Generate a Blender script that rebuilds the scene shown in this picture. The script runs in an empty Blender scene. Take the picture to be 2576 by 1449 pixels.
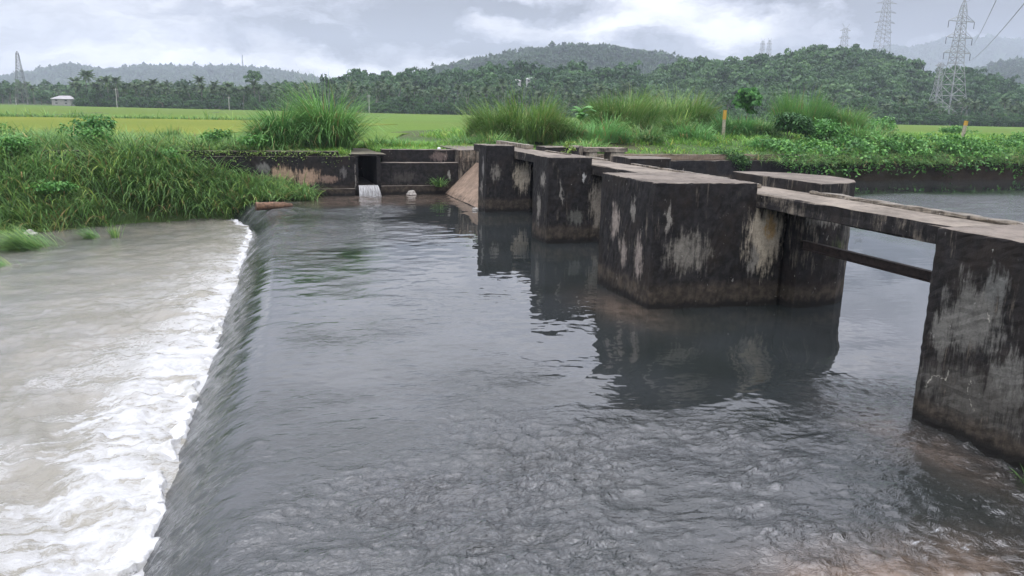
import bpy, bmesh, math, random
import numpy as np
from mathutils import Vector, Matrix

random.seed(7)
R = np.random.default_rng(7)
SC = bpy.context.scene
COL = SC.collection

# ------------------------------------------------------------------ camera
FPX, PITCH, ROLL, HC = 1955.0, math.radians(12.9), math.radians(1.22), 4.0   # focal length in units of 1/2576 of the frame width
cam_d = bpy.data.cameras.new('camera')
cam_d.sensor_width = 36.0
cam_d.lens = 36.0 * FPX / 2576.0
cam_d.clip_start = 0.1
cam_d.clip_end = 12000
cam = bpy.data.objects.new('camera', cam_d)
COL.objects.link(cam)
cam.matrix_world = (Matrix.Translation((0, 0, HC)) @ Matrix.Rotation(math.pi / 2 - PITCH, 4, 'X')
                    @ Matrix.Rotation(ROLL, 4, 'Z'))
SC.camera = cam


def ray(x, y):
    u = (x - 1288) / FPX
    v = (y - 724.5) / FPX
    U = u * math.cos(ROLL) + v * math.sin(ROLL)
    V = -u * math.sin(ROLL) + v * math.cos(ROLL)
    return np.array([U, math.cos(PITCH) - V * math.sin(PITCH), -math.sin(PITCH) - V * math.cos(PITCH)])


def at_y(x, y, Y):
    d = ray(x, y)
    return np.array([0, 0, HC]) + d * (Y / d[1])


def at_z(x, y, z):
    d = ray(x, y)
    return np.array([0, 0, HC]) + d * ((z - HC) / d[2])


# ------------------------------------------------------------------ world, sun, exposure
SUN_EL, SUN_AZ = math.radians(58), math.radians(200)
W = bpy.data.worlds.new('World')
SC.world = W
W.use_nodes = True
SC.view_settings.view_transform = 'Standard'
SC.view_settings.look = 'None'
SC.view_settings.gamma = 1.0
SC.view_settings.exposure = -0.16
SC.render.engine = 'CYCLES'
SC.cycles.use_denoising = True
SC.cycles.max_bounces = 6
SC.cycles.diffuse_bounces = 2
SC.cycles.glossy_bounces = 3
SC.cycles.transmission_bounces = 3
SC.cycles.transparent_max_bounces = 4
SC.cycles.volume_bounces = 1
SC.cycles.caustics_reflective = False
SC.cycles.caustics_refractive = False
SC.cycles.sample_clamp_indirect = 6.0


class NT:
    """small helper for node trees"""

    def __init__(self, tree):
        self.t = tree
        self.n = tree.nodes
        self.l = tree.links

    def new(self, typ, **kw):
        nd = self.n.new(typ)
        for k, v in kw.items():
            setattr(nd, k, v)
        return nd

    def put(self, sock, v):
        if isinstance(v, bpy.types.NodeSocket):
            self.l.new(v, sock)
        elif v is not None:
            if hasattr(sock.default_value, '__len__') and not hasattr(v, '__len__'):
                v = (v, v, v) if len(sock.default_value) == 3 else (v, v, v, 1)
            if hasattr(sock.default_value, '__len__') and len(sock.default_value) == 4 and len(v) == 3:
                v = (*v, 1)
            sock.default_value = v

    def math(self, op, a, b=None, c=None, clamp=False):
        nd = self.new('ShaderNodeMath', operation=op, use_clamp=clamp)
        for s, v in zip(nd.inputs, (a, b, c)):
            self.put(s, v)
        return nd.outputs[0]

    def vmath(self, op, a, b=None):
        nd = self.new('ShaderNodeVectorMath', operation=op)
        self.put(nd.inputs[0], a)
        if b is not None:
            self.put(nd.inputs[1], b)
        return nd.outputs['Value'] if op in ('LENGTH', 'DOT_PRODUCT') else nd.outputs[0]

    def smooth(self, v, a, b, lo=0.0, hi=1.0):
        nd = self.new('ShaderNodeMapRange', interpolation_type='SMOOTHSTEP')
        self.put(nd.inputs[0], v)
        for i, q in ((1, a), (2, b), (3, lo), (4, hi)):
            self.put(nd.inputs[i], q)
        return nd.outputs[0]

    def lin(self, v, a, b, lo=0.0, hi=1.0):
        nd = self.new('ShaderNodeMapRange')
        self.put(nd.inputs[0], v)
        for i, q in ((1, a), (2, b), (3, lo), (4, hi)):
            self.put(nd.inputs[i], q)
        return nd.outputs[0]

    def mix(self, f, a, b, blend='MIX'):
        nd = self.new('ShaderNodeMix', data_type='RGBA', blend_type=blend)
        self.put(nd.inputs[0], f)
        self.put(nd.inputs[6], a)
        self.put(nd.inputs[7], b)
        return nd.outputs[2]

    def noise(self, vec, scale, detail=4, rough=0.55, out=0):
        nd = self.new('ShaderNodeTexNoise')
        self.put(nd.inputs['Vector'], vec)
        nd.inputs['Scale'].default_value = scale
        nd.inputs['Detail'].default_value = detail
        nd.inputs['Roughness'].default_value = rough
        return nd.outputs[out]

    def scale(self, vec, s):
        return self.vmath('MULTIPLY', vec, s)


# sky: overcast cloud deck with brighter rifts, thin Nishita blue behind it
w = NT(W.node_tree)
bg = w.n['Background']
tc = w.new('ShaderNodeTexCoord')
D = tc.outputs['Generated']
sky = w.new('ShaderNodeTexSky', sky_type='NISHITA')
sky.sun_disc = False
sky.sun_elevation = SUN_EL
sky.sun_rotation = SUN_AZ
sep = w.new('ShaderNodeSeparateXYZ')
w.put(sep.inputs[0], D)
zc = w.math('MAXIMUM', sep.outputs[2], 0.0)
Dw = w.vmath('ADD', D, w.scale(w.vmath('SUBTRACT', w.noise(w.scale(D, (1, 1, 2)), 6.0, 5, 0.6, 1), (0.5, 0.5, 0.5)), 0.12))
n1 = w.noise(w.scale(Dw, (1.0, 1.0, 3.2)), 4.2, 6, 0.55)
n2 = w.noise(w.scale(Dw, (1.0, 1.0, 2.6)), 13.0, 6, 0.6)
val = w.math('ADD', w.smooth(n1, 0.38, 0.64, -0.5, 0.36), w.smooth(n2, .35, .65, -.17, .17))


def blob(px, py, sx, sz, amp, val):
    d = ray(px, py)
    d = d / np.linalg.norm(d)
    ln = w.vmath('LENGTH', w.vmath('DIVIDE', w.vmath('SUBTRACT', Dw, tuple(d)), (sx, sx, sz)))
    return w.math('ADD', val, w.smooth(ln, 1.0, 0.0, 0.0, amp * 1.35))


SKY_BLOBS = [(1845, 95, .075, .04, .85), (1640, 45, .11, .04, .8), (1500, 95, .16, .025, .8), (1250, 50, .07, .025, .7),
             (900, 175, .45, .03, .8), (100, 60, .5, .16, .6), (2115, 40, .04, .022, .6),
             (1000, 80, .34, .07, -.55), (1610, 85, .06, .03, -.45), (2250, 70, .3, .12, -.5), (1920, 160, .08, .02, -.3),
             (1290, 15, .16, .03, -.4), (1500, 20, .07, .03, -.4)]
for bb in SKY_BLOBS:
    val = blob(*bb, val)
val = w.math('MULTIPLY', val, w.smooth(zc, .13, .34, 1.25, .38))
lum = w.math('MAXIMUM', w.math('ADD', val, w.smooth(zc, .12, .27, .95, 1.8)), 0.25)
zen = w.smooth(zc, 0.72, 1.0, 1.0, 3.4)
lum = w.math('MULTIPLY', lum, zen)
tint = w.mix(w.smooth(val, -0.25, 0.3), (0.96, 0.97, 1.10), (1.0, 0.99, 1.04))
cloud = w.vmath('SCALE', tint)
cn = cloud.node
w.put(cn.inputs['Scale'], w.math('MULTIPLY', lum, 10.0))
w.put(bg.inputs[0], w.mix(0.94, sky.outputs[0], cn.outputs[0]))
bg.inputs[1].default_value = 0.1

sun_d = bpy.data.lights.new('sun', 'SUN')
sun_d.energy = 1.5
sun_d.angle = math.radians(35)
sun_d.color = (1.0, 0.97, 0.92)
sun = bpy.data.objects.new('sun', sun_d)
COL.objects.link(sun)
sv = Vector((math.sin(SUN_AZ) * math.cos(SUN_EL), math.cos(SUN_AZ) * math.cos(SUN_EL), math.sin(SUN_EL)))
sun.rotation_euler = sv.to_track_quat('Z', 'Y').to_euler()

# ------------------------------------------------------------------ object helpers


def tag(o, label=None, cat=None, group=None, kind=None):
    if label: o['label'] = label
    if cat: o['category'] = cat
    if group: o['group'] = group
    if kind: o['kind'] = kind
    return o


def empty(name, loc, rz=0.0, sc=1.0):
    o = bpy.data.objects.new(name, None)
    o.empty_display_size = 0.3
    o.location = loc
    o.rotation_euler = (0, 0, rz)
    o.scale = (sc, sc, sc)
    COL.objects.link(o)
    return o


def link(name, me, parent=None, mat=None):
    o = bpy.data.objects.new(name, me)
    COL.objects.link(o)
    if parent: o.parent = parent
    if mat is not None:
        me.materials.clear()
        for m in (mat if isinstance(mat, (list, tuple)) else [mat]):
            me.materials.append(m)
    return o


def np_mesh(name, V, F, tint=None, smooth=False, attrs=None):
    """V n x 3, F m x k (all faces k-gons)"""
    V = np.asarray(V, np.float32)
    F = np.asarray(F, np.int32)
    me = bpy.data.meshes.new(name)
    me.vertices.add(len(V))
    me.vertices.foreach_set('co', V.ravel())
    k = F.shape[1]
    me.loops.add(F.size)
    me.loops.foreach_set('vertex_index', F.ravel())
    me.polygons.add(len(F))
    me.polygons.foreach_set('loop_start', np.arange(0, F.size, k, dtype=np.int32))
    me.polygons.foreach_set('loop_total', np.full(len(F), k, np.int32))
    if smooth:
        me.polygons.foreach_set('use_smooth', np.ones(len(F), bool))
    me.update(calc_edges=True)
    allat = dict(attrs or {})
    if tint is not None: allat['tint'] = tint
    for kx, av in allat.items():
        at = me.attributes.new(kx, 'FLOAT', 'POINT')
        at.data.foreach_set('value', np.asarray(av, np.float32))
    return me


def copy_tree(o, parent=None):
    c = o.copy()
    COL.objects.link(c)
    if parent: c.parent = parent
    for ch in list(o.children):
        copy_tree(ch, c)
    return c


class MB:
    """collects boxes, bars, tubes into one mesh"""

    def __init__(self):
        self.bm = bmesh.new()

    def box(self, x0, x1, y0, y1, z0, z1, bevel=0.0, cut=0.0, jit=0.0, shear=None):
        bm = bmesh.new()
        v = [bm.verts.new(p) for p in ((x0, y0, z0), (x1, y0, z0), (x1, y1, z0), (x0, y1, z0),
                                       (x0, y0, z1), (x1, y0, z1), (x1, y1, z1), (x0, y1, z1))]
        for f in ((3, 2, 1, 0), (4, 5, 6, 7), (0, 1, 5, 4), (1, 2, 6, 5), (2, 3, 7, 6), (3, 0, 4, 7)):
            bm.faces.new([v[i] for i in f])
        self._fin(bm, bevel, cut, jit, shear)

    def prism(self, poly, axis, a0, a1, bevel=0.0, cut=0.0, jit=0.0):
        """poly in the two other axes, extruded along axis"""
        bm = bmesh.new()
        def P(q, t):
            return {'x': (t, q[0], q[1]), 'y': (q[0], t, q[1]), 'z': (q[0], q[1], t)}[axis]
        A = [bm.verts.new(P(q, a0)) for q in poly]
        B = [bm.verts.new(P(q, a1)) for q in poly]
        n = len(poly)
        bm.faces.new(A[::-1])
        bm.faces.new(B)
        for i in range(n):
            bm.faces.new((A[i], A[(i + 1) % n], B[(i + 1) % n], B[i]))
        bmesh.ops.recalc_face_normals(bm, faces=bm.faces)
        self._fin(bm, bevel, cut, jit, None)

    def _fin(self, bm, bevel, cut, jit, shear):
        if cut:
            for _ in range(6):
                es = [e for e in bm.edges if e.calc_length() > cut]
                if not es: break
                bmesh.ops.subdivide_edges(bm, edges=es, cuts=1, use_grid_fill=True)
        if bevel:
            es = [e for e in bm.edges if len(e.link_faces) == 2 and e.calc_face_angle(0) > 0.5]
            bmesh.ops.bevel(bm, geom=es, offset=bevel, segments=2, affect='EDGES', profile=0.6)
        if jit:
            for q in bm.verts:
                c = q.co
                f = 1.0
                q.co = c + Vector([jit * (.4 * math.sin(c.x * 7.1 + c.z * 5.3 + k * 2.1) * math.sin(c.y * 6.3 + c.z * 4.1 + k)
                                          + random.uniform(-.9, .9)) for k in range(3)]) * f
        if shear:
            for q in bm.verts:
                q.co = shear(q.co)
        me = bpy.data.meshes.new('tmp')
        bm.to_mesh(me)
        self.bm.from_mesh(me)
        bpy.data.meshes.remove(me)
        bm.free()

    def bar(self, a, b, r, r2=None, n=6, cap=True):
        a, b = Vector(a), Vector(b)
        d = (b - a)
        if d.length < 1e-6: return
        q = d.to_track_quat('Z', 'Y').to_matrix()
        r2 = r if r2 is None else r2
        A, B = [], []
        for i in range(n):
            t = 2 * math.pi * i / n
            e = q @ Vector((math.cos(t), math.sin(t), 0))
            A.append(self.bm.verts.new(a + e * r))
            B.append(self.bm.verts.new(b + e * r2))
        for i in range(n):
            self.bm.faces.new((A[i], A[(i + 1) % n], B[(i + 1) % n], B[i]))
        if cap:
            self.bm.faces.new(A[::-1])
            self.bm.faces.new(B)

    def tube(self, pts, rad, n=7):
        for i in range(len(pts) - 1):
            self.bar(pts[i], pts[i + 1], rad[i], rad[i + 1], n, cap=(i == len(pts) - 2))

    def mesh(self, name, smooth=False):
        me = bpy.data.meshes.new(name)
        self.bm.to_mesh(me)
        self.bm.free()
        if smooth:
            me.polygons.foreach_set('use_smooth', np.ones(len(me.polygons), bool))
        return me

    def build(self, name, mat, parent=None, smooth=False):
        return link(name, self.mesh(name, smooth), parent, mat)


# noise fields by FFT, tileable, sampled bilinearly
class Field:
    def __init__(self, size, n, lo, hi, slope=0.0, seed=1, aniso=(1, 1)):
        g = np.random.default_rng(seed)
        k = np.fft.fftfreq(n, size / n)
        kx, ky = np.meshgrid(k * aniso[0], k * aniso[1], indexing='ij')
        kk = np.hypot(kx, ky)
        amp = np.where((kk > 1 / hi) & (kk < 1 / lo), np.maximum(kk, 1e-6) ** (-slope), 0)
        sp = amp * np.exp(2j * np.pi * g.random((n, n)))
        f = np.fft.ifft2(sp).real
        self.f = f / f.std()
        self.size, self.n = size, n

    def __call__(self, x, y):
        u = np.asarray(x) / self.size * self.n
        v = np.asarray(y) / self.size * self.n
        i = np.floor(u).astype(int); j = np.floor(v).astype(int)
        a = u - i; b = v - j
        i0, i1, j0, j1 = i % self.n, (i + 1) % self.n, j % self.n, (j + 1) % self.n
        f = self.f
        return (f[i0, j0] * (1 - a) * (1 - b) + f[i1, j0] * a * (1 - b) + f[i0, j1] * (1 - a) * b + f[i1, j1] * a * b)


def sstep(x, a, b):
    t = np.clip((np.asarray(x, float) - a) / (b - a), 0, 1)
    return t * t * (3 - 2 * t)


# dam frame: local x = w (upstream), local y = s (along the dam, away from the camera)
D0 = np.array([4.84, 16.81])
AX = np.array([-.32, .947]); AX /= np.linalg.norm(AX)
NX = np.array([AX[1], -AX[0]])
DAM_ROT = math.atan2(NX[1], NX[0])


def XY(s, w_):
    s = np.asarray(s, float)[..., None]; w_ = np.asarray(w_, float)[..., None]
    return D0 + AX * s + NX * w_


def SW(P):
    q = np.asarray(P)[..., :2] - D0
    return q @ AX, q @ NX


def dam_empty(name, s=0.0, w_=0.0, z=0.0):
    p = XY(s, w_)
    return empty(name, (p[0], p[1], z), DAM_ROT)


def sheet(name, ws, ss, zfn, mat, extra=None, smooth=True, kind='structure'):
    Wg, Sg = np.meshgrid(ws, ss, indexing='ij')
    P = XY(Sg, Wg)
    Z = zfn(Sg, Wg)
    dx = dy = 0
    V = np.concatenate([P, Z[..., None]], -1).reshape(-1, 3)
    nw, ns = len(ws), len(ss)
    idx = np.arange(nw * ns).reshape(nw, ns)
    F = np.stack([idx[:-1, :-1], idx[1:, :-1], idx[1:, 1:], idx[:-1, 1:]], -1).reshape(-1, 4)
    at = {k: fn(Sg, Wg).ravel() for k, fn in (extra or {}).items()}
    me = np_mesh(name, V, F, smooth=smooth, attrs=at)
    o = link(name, me, None, mat)
    if kind: o['kind'] = kind
    return o


# ------------------------------------------------------------------ materials
def new_mat(name):
    m = bpy.data.materials.new(name)
    m.use_nodes = True
    nt = NT(m.node_tree)
    b = nt.n['Principled BSDF']
    return m, nt, b


def foliage(name, cols, rough=0.55, trans=0.25, spec=0.3):
    """cols: list of (pos, rgb) over the per-vertex tint attribute"""
    m, nt, b = new_mat(name)
    at = nt.new('ShaderNodeAttribute', attribute_name='tint')
    rp = nt.new('ShaderNodeValToRGB')
    nt.put(rp.inputs[0], at.outputs['Fac'])
    el = rp.color_ramp.elements
    while len(el) < len(cols): el.new(0.5)
    for e, (p, c) in zip(el, cols):
        e.position = p
        e.color = (*c, 1)
    oi = nt.new('ShaderNodeObjectInfo')
    col = nt.mix(1.0, rp.outputs[0], nt.mix(oi.outputs['Random'], (0.82, 0.9, 0.85), (1.15, 1.08, 1.0)), 'MULTIPLY')
    nt.put(b.inputs['Base Color'], col)
    b.inputs['Roughness'].default_value = rough
    b.inputs['Specular IOR Level'].default_value = spec
    tr = nt.new('ShaderNodeBsdfTranslucent')
    nt.put(tr.inputs[0], col)
    mx = nt.new('ShaderNodeMixShader')
    mx.inputs[0].default_value = trans
    nt.l.new(b.outputs[0], mx.inputs[1])
    nt.l.new(tr.outputs[0], mx.inputs[2])
    nt.l.new(mx.outputs[0], nt.n['Material Output'].inputs[0])
    return m


def plain(name, col, rough=0.8, metal=0.0, var=0.25, scale=4.0, bump=0.0):
    m, nt, b = new_mat(name)
    tcn = nt.new('ShaderNodeTexCoord')
    nz = nt.noise(tcn.outputs['Object'], scale, 6, 0.6)
    c = nt.mix(nt.smooth(nz, 0.3, 0.7), tuple(x * (1 - var) for x in col), tuple(min(1, x * (1 + var)) for x in col))
    nt.put(b.inputs['Base Color'], c)
    b.inputs['Roughness'].default_value = rough
    b.inputs['Metallic'].default_value = metal
    if bump:
        bp = nt.new('ShaderNodeBump')
        bp.inputs['Strength'].default_value = bump
        bp.inputs['Distance'].default_value = 0.02
        nt.put(bp.inputs['Height'], nt.noise(tcn.outputs['Object'], scale * 6, 6, 0.65))
        nt.l.new(bp.outputs[0], b.inputs['Normal'])
    return m


def concrete(name, patches=(), pale=(.34, .29, .225), bias=0.1, band=0.5, streak_w=0.55, lichen=0.5, top=(.175, .15, .125), black=(.0085, .008, .0082), cracks=()):
    """weathered concrete, black with algae; patches: (loc, radii, colour) of bare pale concrete, in the object's own metres"""
    m, nt, b = new_mat(name)
    tcn = nt.new('ShaderNodeTexCoord')
    P = tcn.outputs['Object']
    big = nt.noise(P, 1.1, 6, 0.62)
    st = nt.noise(nt.scale(P, (6, 6, 0.75)), 1.0, 7, 0.68)
    st2 = nt.noise(nt.scale(P, (17, 17, 2.2)), 1.0, 5, 0.7)
    fine = nt.noise(P, 26, 6, 0.7)
    mid = nt.noise(P, 5.5, 6, 0.65)
    wv = nt.scale(nt.vmath('SUBTRACT', nt.noise(nt.scale(P, (1, 1, .55)), 4.5, 6, 0.66, 1), (.5, .5, .5)), 0.55)
    Pw = nt.vmath('ADD', P, wv)
    palec = nt.mix(nt.smooth(mid, 0.3, 0.7), tuple(c * .72 for c in pale), pale)
    palec = nt.mix(nt.smooth(fine, 0.35, 0.7), nt.mix(0.45, palec, (.09, .085, .08)), palec)
    # algae amount
    q = nt.math('ADD', nt.math('MULTIPLY', st, streak_w), nt.math('MULTIPLY', big, 1 - streak_w))
    q = nt.math('ADD', q, nt.math('MULTIPLY', nt.math('SUBTRACT', st2, 0.5), 0.3))
    q = nt.math('ADD', q, bias + .03)
    m1 = nt.smooth(q, 0.44, 0.62)
    dark = nt.mix(nt.smooth(mid, 0.35, 0.7), black, tuple(c * 3.2 for c in black))
    dark = nt.mix(nt.smooth(big, 0.45, 0.75, 0, .7), dark, (.032, .024, .018))
    col = nt.mix(m1, palec, dark)
    for (loc, rad, pc) in patches:
        ln = nt.vmath('LENGTH', nt.vmath('DIVIDE', nt.vmath('SUBTRACT', Pw, loc), rad))
        v_ = nt.math('ADD', nt.math('SUBTRACT', 1.05, ln), nt.math('ADD', nt.math('MULTIPLY', nt.math('SUBTRACT', st, .5), 1.9), nt.math('MULTIPLY', nt.math('SUBTRACT', st2, .5), 2.2)))
        v_ = nt.math('ADD', v_, nt.math('MULTIPLY', nt.math('SUBTRACT', mid, .5), .7))
        k = nt.smooth(v_, -.12, .62)
        pcn = nt.mix(nt.smooth(nt.math('ADD', nt.math('MULTIPLY', fine, .5), nt.math('MULTIPLY', mid, .5)), 0.38, 0.62), tuple(c * .62 for c in pc), pc)
        col = nt.mix(k, col, pcn)
    # mud-brown washed band above the water
    sp = nt.new('ShaderNodeSeparateXYZ')
    nt.put(sp.inputs[0], P)
    zz = nt.math('ADD', sp.outputs[2], nt.math('MULTIPLY', nt.math('SUBTRACT', big, 0.5), 0.5))
    kb = nt.smooth(zz, band + .12, band - .12)
    col = nt.mix(nt.math('MULTIPLY', kb, 0.85), col, nt.mix(nt.smooth(mid, .35, .7), (.03, .025, .02), (.085, .068, .052)))
    kw = nt.smooth(nt.math('ADD', sp.outputs[2], nt.math('MULTIPLY', nt.math('SUBTRACT', mid, 0.5), 0.3)), 0.24, 0.08)
    col = nt.mix(kw, col, (.012, .011, .010))
    # white lichen flecks
    lk = nt.math('MULTIPLY', nt.smooth(nt.noise(nt.scale(P, (1, 1, .6)), 13, 3, 0.6), 0.66, 0.72), nt.smooth(nt.noise(P, 2.2, 3, .5), .5, .62))
    col = nt.mix(nt.math('MULTIPLY', lk, lichen), col, (.42, .41, .38))
    for (pts, wd) in cracks:
        for (a, c) in zip(pts[:-1], pts[1:]):
            # distance to a short segment in the face plane (object y,z)
            A = Vector(a); C = Vector(c)
            dv = C - A
            L2 = dv.length_squared
            Pj = nt.vmath('ADD', P, nt.scale(nt.vmath('SUBTRACT', nt.noise(P, 14, 3, .6, 1), (.5, .5, .5)), .13))
            rel = nt.vmath('SUBTRACT', Pj, tuple(A))
            t = nt.math('DIVIDE', nt.vmath('DOT_PRODUCT', rel, tuple(dv)), L2, clamp=True)
            sc_ = nt.new('ShaderNodeVectorMath', operation='SCALE')
            sc_.inputs[0].default_value = tuple(dv)
            nt.put(sc_.inputs['Scale'], t)
            dd = nt.vmath('LENGTH', nt.vmath('SUBTRACT', rel, sc_.outputs[0]))
            col = nt.mix(nt.math('MULTIPLY', nt.smooth(dd, wd * 1.6, wd * .4), nt.smooth(mid, .3, .6, .25, .8)), col, (.42, .40, .34))
    # trodden tops
    ge = nt.new('ShaderNodeNewGeometry')
    sn = nt.new('ShaderNodeSeparateXYZ')
    nt.put(sn.inputs[0], ge.outputs['Normal'])
    up = nt.smooth(nt.math('ADD', sn.outputs[2], nt.math('MULTIPLY', nt.math('SUBTRACT', mid, .5), .3)), 0.55, 0.8)
    tn = nt.math('ADD', nt.math('MULTIPLY', big, .6), nt.math('MULTIPLY', mid, .4))
    tcol = nt.mix(nt.smooth(tn, .36, .62), tuple(c * .55 for c in top), tuple(c * 1.15 for c in top))
    tcol = nt.mix(nt.smooth(fine, .5, .75, 0, .45), tcol, tuple(c * .35 for c in top))
    col = nt.mix(up, col, tcol)
    nt.put(b.inputs['Base Color'], col)
    b.inputs['Roughness'].default_value = 0.88
    b.inputs['Specular IOR Level'].default_value = 0.25
    bp = nt.new('ShaderNodeBump')
    bp.inputs['Strength'].default_value = 0.55
    bp.inputs['Distance'].default_value = 0.012
    nt.put(bp.inputs['Height'], nt.math('ADD', nt.math('ADD', fine, nt.math('MULTIPLY', mid, 1.2)), nt.math('MULTIPLY', m1, -.4)))
    nt.l.new(bp.outputs[0], b.inputs['Normal'])
    return m


def m_water_upper():
    m, nt, b = new_mat('river_water')
    tcn = nt.new('ShaderNodeTexCoord')
    P = tcn.outputs['Object']
    rough = nt.new('ShaderNodeAttribute', attribute_name='chop').outputs['Fac']
    brown = nt.new('ShaderNodeAttribute', attribute_name='silt').outputs['Fac']
    foam = nt.new('ShaderNodeAttribute', attribute_name='foam').outputs['Fac']
    n2 = nt.noise(P, .5, 4, .5)
    col = nt.mix(nt.smooth(n2, .35, .65), (.017, .021, .020), (.026, .030, .031))
    col = nt.mix(brown, col, nt.mix(nt.smooth(nt.noise(P, 2.2, 5, .6), .35, .65), (.06, .043, .03), (.17, .125, .095)))
    # flow-stretched chop (local x = upstream)
    rot = nt.new('ShaderNodeVectorRotate', rotation_type='Z_AXIS')
    nt.put(rot.inputs[0], P)
    rot.inputs['Angle'].default_value = -DAM_ROT - 0.25
    Q = rot.outputs[0]
    Qd = nt.vmath('ADD', Q, nt.scale(nt.vmath('SUBTRACT', nt.noise(Q, 1.6, 4, .6, 1), (.5, .5, .5)), .7))
    c1 = nt.noise(nt.scale(Qd, (.75, 2.3, 1)), 4.2, 3, .55)
    c2 = nt.noise(nt.scale(Qd, (.8, 2.4, 1)), 12, 4, .6)
    h = nt.math('ADD', nt.math('MULTIPLY', nt.math('POWER', c1, 1.6), 1.5), nt.math('MULTIPLY', nt.math('POWER', c2, 1.6), .8))
    bp = nt.new('ShaderNodeBump')
    nt.put(bp.inputs['Strength'], nt.lin(rough, .1, 1, .0, 1.0))
    bp.inputs['Distance'].default_value = .042
    nt.put(bp.inputs['Height'], h)
    fk = nt.smooth(nt.math('ADD', nt.math('MULTIPLY', nt.noise(nt.scale(Q, (.6, 1.8, 1)), 6, 8, .72), 1.0), nt.math('MULTIPLY', foam, .22)), .66, .86)
    fk = nt.math('MULTIPLY', fk, nt.smooth(foam, .02, .5))
    col = nt.mix(nt.math('MULTIPLY', fk, .8), col, (.42, .44, .46))
    nt.put(b.inputs['Base Color'], col)
    nt.put(b.inputs['Roughness'], nt.math('ADD', nt.math('MULTIPLY', fk, .5), .012))
    b.inputs['IOR'].default_value = 1.85
    nt.l.new(bp.outputs[0], b.inputs['Normal'])
    return m


def m_water_pool():
    m, nt, b = new_mat('pool_water')
    tcn = nt.new('ShaderNodeTexCoord')
    P = tcn.outputs['Object']
    aer = nt.new('ShaderNodeAttribute', attribute_name='aeration').outputs['Fac']
    fo = nt.new('ShaderNodeAttribute', attribute_name='foam').outputs['Fac']
    rot = nt.new('ShaderNodeVectorRotate', rotation_type='Z_AXIS')
    nt.put(rot.inputs[0], P)
    rot.inputs['Angle'].default_value = -DAM_ROT - 0.15
    Q = rot.outputs[0]
    Qw = nt.vmath('ADD', Q, nt.scale(nt.vmath('SUBTRACT', nt.noise(Q, .9, 5, .6, 1), (.5, .5, .5)), 1.2))
    s1 = nt.noise(nt.scale(Qw, (.55, 1.7, 1)), 1.6, 8, .66)
    s2 = nt.noise(nt.scale(Qw, (.7, 1.5, 1)), 6, 6, .65)
    q = nt.math('ADD', nt.math('MULTIPLY', s1, .7), nt.math('MULTIPLY', s2, .3))
    ridge = nt.math('SUBTRACT', 1.0, nt.math('MULTIPLY', nt.math('ABSOLUTE', nt.math('SUBTRACT', q, .5)), 14.0), clamp=True)
    patch = nt.smooth(nt.noise(Q, .45, 3, .5), .38, .62)
    base = nt.mix(aer, (.078, .08, .08), (.25, .237, .19))
    base = nt.mix(nt.smooth(nt.noise(Q, .8, 5, .6), .35, .7, 0, .5), base, (.22, .2, .155))
    fk = nt.math('MULTIPLY', ridge, nt.math('MULTIPLY', patch, nt.math('MULTIPLY', fo, 1.0)), clamp=True)
    fk2 = nt.smooth(nt.math('ADD', nt.math('MULTIPLY', nt.math('SUBTRACT', q, .5), 2.4), fo), .68, 1.2)
    fk = nt.math('MAXIMUM', nt.math('MULTIPLY', fk, .8), fk2)
    col = nt.mix(fk, base, (.47, .48, .49))
    nt.put(b.inputs['Base Color'], col)
    nt.put(b.inputs['Roughness'], nt.math('ADD', nt.math('MULTIPLY', fk, .6), .07))
    b.inputs['IOR'].default_value = 1.55
    bp = nt.new('ShaderNodeBump')
    nt.put(bp.inputs['Strength'], nt.lin(aer, 0, .8, .16, .6))
    bp.inputs['Distance'].default_value = .12
    nt.put(bp.inputs['Height'], nt.math('ADD', q, nt.math('MULTIPLY', nt.noise(nt.scale(Q, (1, 1.5, 1)), 13, 4, .6), .25)))
    nt.l.new(bp.outputs[0], b.inputs['Normal'])
    return m


def m_foam():
    m, nt, b = new_mat('foam')
    tcn = nt.new('ShaderNodeTexCoord')
    P = tcn.outputs['Object']
    n1 = nt.noise(P, 3.2, 7, .65)
    n2 = nt.noise(P, 28, 4, .7)
    col = nt.mix(nt.smooth(n1, .36, .6), (.36, .36, .335), (.56, .57, .585))
    nt.put(b.inputs['Base Color'], col)
    b.inputs['Roughness'].default_value = .75
    cov = nt.new('ShaderNodeAttribute', attribute_name='cover').outputs['Fac']
    rot = nt.new('ShaderNodeVectorRotate', rotation_type='Z_AXIS')
    nt.put(rot.inputs[0], P)
    rot.inputs['Angle'].default_value = -DAM_ROT
    lace = nt.math('ADD', nt.math('MULTIPLY', nt.noise(nt.scale(rot.outputs[0], (.6, 1.5, 1)), 5, 8, .7), .75), nt.math('MULTIPLY', nt.noise(P, 34, 3, .6), .25))
    al = nt.smooth(nt.math('ADD', cov, nt.math('MULTIPLY', nt.math('SUBTRACT', lace, .5), 2.2)), .22, .62)
    nt.put(b.inputs['Alpha'], al)
    bp = nt.new('ShaderNodeBump')
    bp.inputs['Strength'].default_value = .6
    bp.inputs['Distance'].default_value = .05
    nt.put(bp.inputs['Height'], nt.math('ADD', n1, nt.math('MULTIPLY', n2, .3)))
    nt.l.new(bp.outputs[0], b.inputs['Normal'])
    return m


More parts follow.
